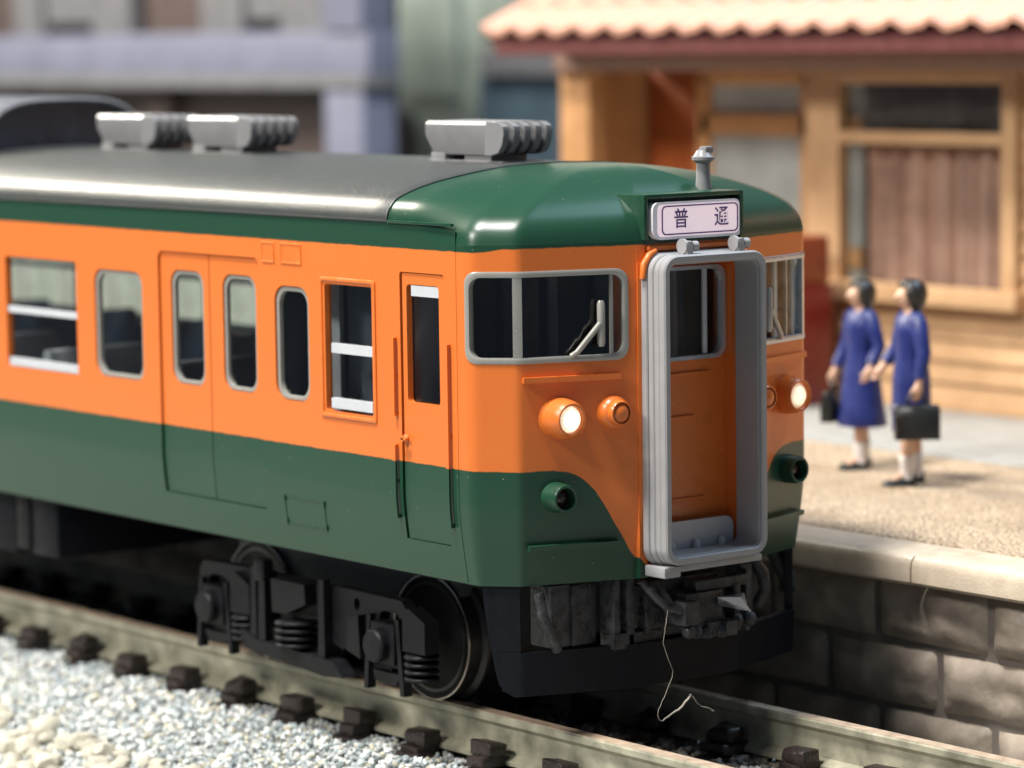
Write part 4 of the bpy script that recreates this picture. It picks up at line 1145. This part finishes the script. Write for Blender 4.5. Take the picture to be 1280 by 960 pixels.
# window
win_o = SB(WX-0.05, WX+0.10, 4.30, 4.48, 1.98, 4.17, 'window', M_['siding'])
for args in ((WX-0.05, WX+0.10, 6.60, 6.80, 1.98, 4.17), (WX-0.05, WX+0.10, 4.481, 6.599, 4.05, 4.17), (WX-0.05, WX+0.08, 4.481, 6.599, 3.48, 3.60)):
    SB(*args, 'window_frame', M_['siding'], win_o)
SB(WX-0.14, WX+0.10, 4.22, 6.88, 1.99, 2.16, 'window_sill', M_['siding'], win_o)
SP(MB().add([(WX+0.06, 4.48, 2.16), (WX+0.06, 6.6, 2.16), (WX+0.06, 6.6, 4.05), (WX+0.06, 4.48, 4.05)], [(0, 1, 2, 3)]), 'pane', M_['glass'], win_o)
cu = MB(); vs = []  # wavy rosy sheet stands in for reflections in the window glass
for i in range(61):
    y = 4.62+i*1.75/60; x = WX+0.17+0.055*math.sin(i*0.62)+0.03*math.sin(i*1.7)
    vs += [(x, y, 2.16), (x, y, 3.45)]
cu.add(vs, [(2*i, 2*i+2, 2*i+3, 2*i+1) for i in range(60)])
SP(cu, 'glass_reflection', M_['glass_reflection'], win_o, 60)
SB(WX+0.6, WX+0.7, 4.3, 6.9, 1.0, 4.3, 'inner_wall', M_['room'], None, 0)
# corner post and entrance hall
SB(WX-0.03, WX+0.25, 6.802, 7.08, PZ, 4.17, 'corner_post', M_['siding'])
SB(WX-0.05, WX+0.22, 10.35, 10.82, PZ, 4.17, 'corner_post', M_['wood'])
SB(WX+0.22, WX+1.6, 10.55, 10.80, PZ, 4.2, 'hall_wall', M_['wood'], None, 0)
SB(WX+0.9, WX+1.0, 9.55, 10.5, PZ, 4.2, 'hall_panel', M_['woodred'])
hy = WX+0.75
for y0, y1, z0, z1 in ((7.1, 9.5, 3.50, 3.72), (9.36, 9.56, PZ, 4.1), (7.62, 7.98, PZ, 4.1), (7.08, 9.5, 2.2, 2.4), (7.08, 9.5, 4.02, 4.16)):
    SB(hy, hy+0.12, y0, y1, z0, z1, 'lattice_bar', M_['wood'])
SP(MB().add([(hy+0.06, 7.1, 1), (hy+0.06, 9.5, 1), (hy+0.06, 9.5, 4.1), (hy+0.06, 7.1, 4.1)], [(0, 1, 2, 3)]), 'hall_pane', M_['frost'])
SB(WX+1.75, WX+1.85, 6.9, 10.5, PZ, 4.2, 'hall_back_wall', M_['greywall'], None, 0)
# eaves beam, fascia, roof
SB(WX-0.12, WX+0.20, -6.0, 10.85, 4.172, 4.345, 'eaves_beam', M_['beam'])
EX = 7.05
SB(EX, EX+0.10, -6.0, 10.78, 4.35, 4.545, 'fascia', M_['fascia'])
SB(EX+0.10, 10.5, -6.0, 10.7, 4.36, 4.40, 'soffit', M_['fascia'], None, 0)
slope = math.radians(27); ct, sn = math.cos(slope), math.sin(slope)
deck = MB(); deck.add([(EX-0.02, -6, 4.545), (EX-0.02, 10.9, 4.545), (EX+5*ct, 10.9, 4.545+5*sn), (EX+5*ct, -6, 4.545+5*sn)], [(0, 1, 2, 3)])
deck.add([(EX-0.02, 10.72, 4.40), (EX-0.02, 10.9, 4.545), (EX+5*ct, 10.9, 4.545+5*sn), (EX+5*ct, 10.72, 4.40+5*sn)], [(0, 1, 2, 3)])
deck_o = SP(deck, 'roof_deck', M_['fascia'])
# pan tiles
tw, tl = 0.50, 0.62
tm = MB(); vs = []; nu = 12
for j, (d, lift) in enumerate(((-0.03, 0.055), (-0.03, 0.085), (tl+0.04, 0.045))):
    for i in range(nu+1):
        u = i/nu; h = 0.065*max(0, math.cos(u*2*math.pi))**1.0+0.018*math.sin(u*2*math.pi) if True else 0
        vs.append((d*ct-(h+lift)*sn, u*tw, d*sn+(h+lift)*ct if j else d*sn+(h+lift)*ct-0.03))
tm.add(vs, [(j*(nu+1)+i, j*(nu+1)+i+1, (j+1)*(nu+1)+i+1, (j+1)*(nu+1)+i) for j in range(2) for i in range(nu)])
tile_me = tm.mesh('roof_tile', M_['tile'], 40)
for r in range(7):
    for k in range(34):
        y = 10.9-tw*(k+1)
        inst(tile_me, 'roof_tile', (EX+r*tl*ct-8.0, y-5.0, 4.545+r*tl*sn-PZ), deck_o)
# red cabinet by the wall
M_['red'] = simple('red_enamel', (0.17, 0.010, 0.009), 0.3, var=0.08)
M_['redtop'] = simple('orange_red_enamel', (0.28, 0.06, 0.022), 0.35, var=0.08)
rc = empty('red_cabinet', (7.35, 6.75, PZ), 'dark red cabinet standing at the station wall, half hidden behind the train', 'cabinet')
def RC(mb, name, mat):
    o = mb.obj(name, mat, None, 35); o.data.transform(Matrix.Translation((-7.35, -6.4, -PZ))); o.parent = rc
RC(MB().box(7.02, 7.62, 5.98, 6.95, PZ+0.012, 2.16, 0.04), 'lower_case', M_['red'])
RC(MB().box(7.04, 7.60, 6.0, 6.93, 2.16, 2.62, 0.04), 'upper_case', M_['redtop'])
RC(MB().box(7.015, 7.05, 6.06, 6.5, 2.24, 2.52, 0.01), 'display_window', M_['black'])
# ------------------------------------------------------------------ buildings behind the train
M_['lav'] = simple('lavender_render', (0.135, 0.145, 0.205), 0.6, var=0.08, vscale=1.5)
M_['lavgrey'] = simple('pale_grey_render', (0.135, 0.135, 0.145), 0.6, var=0.1, vscale=2)
M_['brown'] = simple('dark_brown_panel', (0.065, 0.046, 0.042), 0.6, var=0.15)
M_['bggreen'] = simple('grey_green_render', (0.34, 0.40, 0.36), 0.7, var=0.25, vscale=0.8)
M_['bgblue'] = simple('slate_blue_render', (0.045, 0.075, 0.10), 0.6, var=0.25, vscale=0.9)
M_['fence'] = simple('pale_fence', (0.34, 0.38, 0.35), 0.6, var=0.25, vscale=5)
fn = empty('backing_fence', (5.2, 17, PZ), 'pale green panel fence added on the platform to brighten the view through the train windows', 'fence')  # invented fence, added so the side windows look pale
for k in range(14):
    y = 11.4+k*1.0
    inst(MB().box(-0.03, 0.03, 0.03, 0.95, 0.05, 1.75, 0.01).mesh('fence_panel', M_['fence'], 30) if k == 0 else bpy.data.meshes['fence_panel'], 'fence_panel', (0, y-17, 0), fn)
    inst(MB().box(-0.05, 0.05, -0.05, 0.05, 0.0, 1.80, 0.01).mesh('fence_post', M_['concrete'], 30) if k == 0 else bpy.data.meshes['fence_post'], 'fence_post', (0, y-17, 0), fn)
BX = 13.0
bl = empty('lavender_building', (BX, 28, 0.98), 'lavender two storey building with brown bays, blurred behind the roof', 'building')
def BL(x0, x1, y0, y1, z0, z1, name, mat, parent=None):
    o = MB().box(x0, x1, y0, y1, z0, z1, 0.01).obj(name, mat); o.data.transform(Matrix.Translation((-BX, -28, -0.98))); o.parent = parent or bl; return o
BL(BX+0.3, BX+0.5, 21.2, 45, 0.98, 9.0, 'back_panel', M_['brown'])
BL(BX-0.25, BX+0.29, 20.9, 45, 4.05, 4.66, 'floor_band', M_['lav'])
BL(BX-0.35, BX+0.29, 20.9, 45, 3.86, 4.045, 'floor_lip', M_['lavgrey'])
BL(BX-0.30, BX+0.28, 21.0, 21.9, 0.98, 3.855, 'column', M_['lav'])
BL(BX-0.30, BX+0.28, 21.0, 21.9, 4.665, 9.0, 'column', M_['lav'])
for y0, y1 in ((22.4, 23.5), (24.5, 25.6), (27.6, 28.7), (30.3, 31.2), (32.4, 33.6), (35.5, 36.8)):
    BL(BX+0.05, BX+0.28, y0, y1, 4.665, 9.0, 'wall_bay', M_['lavgrey'])
for y0, y1 in ((23.6, 24.4), (28.8, 30.2)):
    BL(BX+0.1, BX+0.28, y0, y1, 4.85, 9.0, 'window_panel', M_['lavgrey'])
for y0, y1 in ((26.5, 27.2), (31, 31.8)):
    BL(BX+0.0, BX+0.28, y0, y1, 0.98, 3.855, 'pillar', M_['brown'])
gb = empty('grey_building', (18, 27, 0.98), 'blurred grey green block standing behind the station', 'building')
def GB(x0, x1, y0, y1, z0, z1, name, mat):
    o = MB().box(x0, x1, y0, y1, z0, z1, 0.01).obj(name, mat); o.data.transform(Matrix.Translation((-18, -27, -0.98))); o.parent = gb
GB(18, 20, 18, 40, -0.5, 12, 'wall', M_['bggreen'])
GB(17.85, 17.99, 25.6, 26.9, 3.6, 12, 'panel', M_['bggreen']); GB(17.85, 17.99, 24.2, 24.9, 4.6, 12, 'panel', M_['bggreen'])
GB(17.8, 17.99, 26.9, 27.8, -0.5, 3.3, 'doorway', M_['brown'])
sh = empty('slate_shed', (15, 20.6, 0.98), 'dark slate blue shed blurred beside the station wall', 'shed')
def SH(x0, x1, y0, y1, z0, z1, name, mat):
    o = MB().box(x0, x1, y0, y1, z0, z1, 0.01).obj(name, mat); o.data.transform(Matrix.Translation((-15, -20.6, -0.98))); o.parent = sh
SH(15, 17, 17.5, 21.3, -0.5, 4.0, 'wall', M_['bgblue']); SH(14.8, 17.1, 17.4, 21.0, 4.0, 4.35, 'roof', M_['lavgrey'])

# ------------------------------------------------------------------ two women on the platform
M_['skin'] = simple('skin', (0.62, 0.39, 0.27), 0.5, var=0.06)
M_['navy'] = simple('blue_cloth', (0.005, 0.017, 0.135), 0.5, var=0.2, vscale=8, bump=0.2, bscale=30)
M_['hair'] = simple('dark_hair', (0.022, 0.020, 0.018), 0.30, var=0.2)
M_['sock'] = simple('white_sock', (0.78, 0.74, 0.72), 0.6, var=0.05)
M_['shoe'] = simple('dark_shoe', (0.022, 0.032, 0.034), 0.35, var=0.1)
M_['bag'] = simple('black_bag', (0.016, 0.017, 0.016), 0.32, var=0.15)
M_['hand'] = M_['skin']
def skin_body(name, nodes, edges, parent, mat):
    """nodes: name -> (xyz, radius); grown with a Skin modifier from the pelvis"""
    keys = list(nodes); idx = {k: i for i, k in enumerate(keys)}
    me = bpy.data.meshes.new(name); me.from_pydata([nodes[k][0] for k in keys], [(idx[a], idx[b]) for a, b in edges], [])
    o = bpy.data.objects.new(name, me); COL.objects.link(o)
    o.modifiers.new('skin', 'SKIN')
    if not me.skin_vertices: me.skin_vertices.new()
    for k in keys:
        r = nodes[k][1]; sv = me.skin_vertices[0].data[idx[k]]
        sv.radius = (r, r) if not isinstance(r, tuple) else r; sv.use_root = (k == 'pelvis')
    sb = o.modifiers.new('sub', 'SUBSURF'); sb.levels = 2; sb.render_levels = 2
    bpy.context.view_layer.update()
    dg = bpy.context.evaluated_depsgraph_get(); nm = bpy.data.meshes.new_from_object(o.evaluated_get(dg))
    bpy.data.objects.remove(o); nm.materials.clear(); nm.materials.append(mat)
    nm.polygons.foreach_set('use_smooth', [True]*len(nm.polygons))
    r = bpy.data.objects.new(name, nm); COL.objects.link(r); r.parent = parent
    return r
def person(loc, rz, arms, skirt, hgt, label, step):
    root = empty('person', loc, label, 'person', None, None, rz)
    root.scale = (hgt/1.60*1.04, hgt/1.60*1.04, hgt/1.60)
    nd = {'pelvis': ((0, 0, 0.86), 0.12), 'waist': ((0, 0, 1.02), 0.095), 'chest': ((0.0, 0, 1.22), 0.11), 'base': ((0.0, 0, 1.34), 0.055), 'neck': ((0.01, 0, 1.395), 0.045),
          'jaw': ((0.035, 0, 1.435), 0.062), 'head': ((0.025, 0, 1.505), 0.092), 'crown': ((0.012, 0, 1.565), 0.060), 'nose': ((0.135, 0, 1.475), 0.010)}
    ed = [('pelvis', 'waist'), ('waist', 'chest'), ('chest', 'base'), ('base', 'neck'), ('neck', 'jaw'), ('jaw', 'head'), ('head', 'crown'), ('head', 'nose')]
    for sd, q in ((1, 'l'), (-1, 'r')):
        st_ = step*sd
        nd['hip'+q] = ((0, sd*0.085, 0.80), 0.085); nd['knee'+q] = ((0.02+st_*0.5, sd*0.075, 0.46), 0.056); nd['calf'+q] = ((0.0+st_, sd*0.075, 0.30), 0.054); nd['ank'+q] = ((st_, sd*0.075, 0.09), 0.036); nd['toe'+q] = ((st_+0.13, sd*0.085, 0.035), 0.03)
        ed += [('pelvis', 'hip'+q), ('hip'+q, 'knee'+q), ('knee'+q, 'calf'+q), ('calf'+q, 'ank'+q), ('ank'+q, 'toe'+q)]
        sh_, el, wr, pm, down = arms[q]
        nd['sh'+q] = (sh_, 0.05); nd['el'+q] = (el, 0.040); nd['wr'+q] = (wr, 0.028); nd['pm'+q] = (pm, 0.034)
        ed += [('chest', 'sh'+q), ('sh'+q, 'el'+q), ('el'+q, 'wr'+q), ('wr'+q, 'pm'+q)]
        d = (Vector(pm)-Vector(wr)).normalized(); lat = Vector((1, 0, 0)) if abs(d.x) < 0.7 else Vector((0, 1, 0)); inw = Vector((0, -sd, 0)) if abs(d.x) < 0.7 else Vector((0, 0, -1))
        for k, (o_, ln) in enumerate(((-0.026, 0.055), (-0.009, 0.066), (0.009, 0.070), (0.026, 0.062))):
            a_ = Vector(pm)+lat*o_+d*0.028; b_ = a_+d*ln*0.55+inw*0.006; c_ = b_+d*ln*0.35+inw*0.024
            nd['f%d%s' % (k, q)] = (tuple(b_), 0.0085); nd['g%d%s' % (k, q)] = (tuple(c_), 0.0075)
            ed += [('pm'+q, 'f%d%s' % (k, q)), ('f%d%s' % (k, q), 'g%d%s' % (k, q))]
        t1 = Vector(pm)+lat*0.042-d*0.005; t2 = t1+lat*0.012+d*0.035+inw*0.012
        nd['t'+q] = (tuple(t1), 0.011); nd['u'+q] = (tuple(t2), 0.009); ed += [('pm'+q, 't'+q), ('t'+q, 'u'+q)]
    skin_body('body', nd, ed, root, M_['skin'])
    # dress with sleeves
    dr = MB(); rows = skirt; seg = 24; vs = []
    for i, (z_, ax_, ay_, cx_) in enumerate(rows):
        for k in range(seg):
            t = 2*math.pi*k/seg; c_, s_ = math.cos(t), math.sin(t)
            fold = 1+0.045*math.cos(t*7+1)*max(0, (0.8-z_)/0.45)
            zz = z_-(0.085*max(0, c_)**2 if i == len(rows)-1 else 0)
            vs.append((cx_+ax_*fold*math.copysign(abs(c_)**0.9, c_), ay_*fold*math.copysign(abs(s_)**0.85, s_), zz))
    dr.add(vs, [(i*seg+k, i*seg+(k+1) % seg, (i+1)*seg+(k+1) % seg, (i+1)*seg+k) for i in range(len(rows)-1) for k in range(seg)])
    for q in 'lr':
        sh_, el, wr, pm, down = arms[q]
        sh2 = Vector(sh_); e2 = Vector(el); w2 = Vector(wr)
        dr.tube([(sh2.x, sh2.y*0.72, sh2.z+0.03), sh2, sh2.lerp(e2, 0.5), e2, e2.lerp(w2, 0.5), e2.lerp(w2, 0.92)], [0.062, 0.068, 0.062, 0.056, 0.052, 0.050], 12)
    dr.obj('dress', M_['navy'], root, 60)
    # hair: bob over the back of the head
    bm = bmesh.new(); bmesh.ops.create_icosphere(bm, subdivisions=3, radius=1)
    for v in bm.verts:
        z_ = v.co.z
        v.co = Vector((v.co.x*0.128, v.co.y*0.118, z_*(0.115 if z_ > 0 else 0.20)))
        if z_ < 0: v.co.x *= 1-0.12*(-z_)
    dele = [v for v in bm.verts if (v.co.x > 0.080 and v.co.z < 0.060) or (v.co.x > 0.035 and v.co.z < -0.06)]
    bmesh.ops.delete(bm, geom=dele, context='VERTS')
    me = bpy.data.meshes.new('hair'); bm.to_mesh(me); bm.free(); me.transform(Matrix.Translation((0.0, 0, 1.512))); me.materials.append(M_['hair'])
    me.polygons.foreach_set('use_smooth', [True]*len(me.polygons))
    h = bpy.data.objects.new('hair', me); COL.objects.link(h); h.parent = root
    sol = h.modifiers.new('sol', 'SOLIDIFY'); sol.thickness = 0.012
    for sd in (1, -1):
        MB().lathe([(0.0005, 0), (0.008, 0.003), (0.0005, 0.007)], (1, 0, 0), (0.112, sd*0.034, 1.495), 8).obj('eye', M_['hair'], root, 60)
        st_ = step*sd
        MB().tube([(st_, sd*0.075, 0.05), (st_, sd*0.075, 0.10), (st_, sd*0.075, 0.16), (st_, sd*0.075, 0.225), (st_, sd*0.075, 0.235)], [0.052, 0.050, 0.052, 0.062, 0.055], 14).obj('sock', M_['sock'], root, 60)
        s_ = MB(); vs = []
        secs = [(-0.065, 0.028, 0.085), (-0.05, 0.042, 0.095), (0.02, 0.048, 0.085), (0.09, 0.052, 0.06), (0.15, 0.046, 0.045), (0.19, 0.026, 0.032)]
        for fx, hw, ht in secs:
            for k in range(10):
                t = math.pi*k/9; vs.append((st_+fx, sd*0.080+hw*math.cos(t), 0.004+ht*math.sin(t)**0.8))
        s_.add(vs, [(i*10+k, i*10+k+1, i*10+11+k, i*10+10+k) for i in range(5) for k in range(9)] + [tuple(range(9, -1, -1)), tuple(50+k for k in range(10))])
        s_.obj('shoe', M_['shoe'], root, 50)
    return root
FLARE = [(0.37, 0.185, 0.225, 0.0), (0.39, 0.190, 0.230, 0.0), (0.55, 0.165, 0.205, 0), (0.75, 0.145, 0.185, 0), (0.88, 0.135, 0.170, 0), (1.0, 0.110, 0.150, 0), (1.10, 0.118, 0.162, 0), (1.22, 0.128, 0.180, 0), (1.30, 0.105, 0.170, 0), (1.35, 0.075, 0.115, 0.0), (1.385, 0.060, 0.075, 0.0)]
STRAIGHT = [(0.42, 0.135, 0.170, 0.0), (0.44, 0.140, 0.175, 0.0), (0.60, 0.140, 0.180, 0), (0.78, 0.140, 0.178, 0), (0.90, 0.132, 0.168, 0), (1.02, 0.115, 0.155, 0), (1.10, 0.118, 0.160, 0), (1.22, 0.128, 0.180, 0), (1.30, 0.105, 0.170, 0), (1.35, 0.075, 0.115, 0.0), (1.385, 0.060, 0.075, 0.0)]
A1 = {'l': ((0, 0.185, 1.29), (-0.05, 0.240, 1.06), (0.03, 0.250, 0.90), (0.055, 0.250, 0.84), 1), 'r': ((0, -0.185, 1.29), (0.02, -0.245, 1.05), (0.12, -0.25, 0.84), (0.135, -0.25, 0.78), 1)}
A2 = {'l': ((0, 0.185, 1.29), (-0.02, 0.25, 1.06), (0.02, 0.265, 0.84), (0.03, 0.265, 0.77), 1), 'r': ((0, -0.185, 1.29), (0.03, -0.26, 1.07), (0.13, -0.26, 0.93), (0.17, -0.255, 0.88), 1)}
PA = (4.67, 2.94, PZ-0.006); PB = (4.27, 1.975, PZ-0.006)
RA, RB = math.radians(160), math.radians(152)
person(PA, RA, A1, FLARE, 1.53, 'woman in a flared blue dress, nearer the train, bag in her far hand', 0.05)
person(PB, RB, A2, STRAIGHT, 1.60, 'woman in a straight blue dress with a black handbag in front of her', 0.06)
def handbag(loc, rz, w, d, h, label):
    r_ = empty('handbag', loc, label, 'handbag', None, None, rz)
    mb_ = MB(); sec_ = [(-d/2, 0.0), (d/2, 0.0), (d/2, h*0.6), (d/2*0.55, h*0.92), (0, h), (-d/2*0.55, h*0.92), (-d/2, h*0.6)]
    n_ = len(sec_)
    mb_.add([(u*w*0.5, y, z_) for u in (-1, -0.92, 0.92, 1) for y, z_ in [(a*(0.85 if abs(u) == 1 else 1), b_*(0.95 if abs(u) == 1 else 1)) for a, b_ in sec_]], [(i*n_+k, i*n_+(k+1) % n_, (i+1)*n_+(k+1) % n_, (i+1)*n_+k) for i in range(3) for k in range(n_)] + [tuple(range(n_)), tuple(range(4*n_-1, 3*n_-1, -1))])
    bd = mb_.obj('bag_body', M_['bag'], r_, 40)
    MB().tube([(-w*0.22, 0, h*0.95), (-w*0.20, 0, h*1.2), (-w*0.10, 0, h*1.3), (w*0.10, 0, h*1.3), (w*0.20, 0, h*1.2), (w*0.22, 0, h*0.95)], 0.012, 8).obj('handle', M_['bag'], r_, 60)
    for sx_ in (-1, 1): MB().box(sx_*w*0.46-0.02, sx_*w*0.46+0.02, -d*0.35, d*0.35, h*0.75, h*0.86, 0.006).obj('corner_tab', M_['bag'], r_)
    return r_
import mathutils
def world_of(loc, rz, sc_, p): return Vector(loc)+Matrix.Rotation(rz, 3, 'Z') @ (Vector(p)*sc_)
hb = world_of(PB, RB, 1.0, (0.04, 0.275, 0.70)); handbag((hb.x, hb.y, hb.z-0.31), math.radians(142), 0.35, 0.15, 0.27, 'black handbag held in the near hand of the right woman')
ha = world_of(PA, RA, 0.956, (0.145, -0.255, 0.71)); handbag((ha.x, ha.y, ha.z-0.31), math.radians(200), 0.32, 0.11, 0.26, 'black handbag held low beside the train by the left woman')

# stray thread caught in the coupler
M_['thread'] = simple('thread', (0.25, 0.22, 0.18), 0.5, var=0.1)
_tp = [(-0.34, -0.38, 0.82), (-0.40, -0.43, 0.74), (-0.43, -0.44, 0.62), (-0.40, -0.46, 0.50), (-0.37, -0.46, 0.42), (-0.43, -0.46, 0.30), (-0.50, -0.46, 0.18), (-0.47, -0.46, 0.12), (-0.40, -0.46, 0.15), (-0.33, -0.48, 0.19), (-0.27, -0.50, 0.25), (-0.25, -0.50, 0.27), (-0.20, -0.52, 0.20), (-0.13, -0.54, 0.17), (-0.09, -0.55, 0.14)]
_tr = [0.0022]*7+[0.004, 0.006, 0.008, 0.008, 0.006, 0.003, 0.004, 0.005]
_tq = []; _ts = []
for i in range(len(_tp)-1):
    g = lambda k: Vector(_tp[max(0, min(len(_tp)-1, k))])
    for k in range(5):
        f = k/5; a, b, c, d = g(i-1), g(i), g(i+1), g(i+2)
        q = 0.5*((2*b)+(c-a)*f+(2*a-5*b+4*c-d)*f*f+(3*b-a-3*c+d)*f**3)
        _tq.append(q+Vector((random.uniform(-.004, .004), 0, random.uniform(-.004, .004)))); _ts.append(_tr[i]*(1-f)+_tr[i+1]*f)
tag(MB().tube(_tq, _ts, 6).obj('thread', M_['thread'], None, 60), 'thin pale stray thread hanging from the coupler to the track', 'thread')
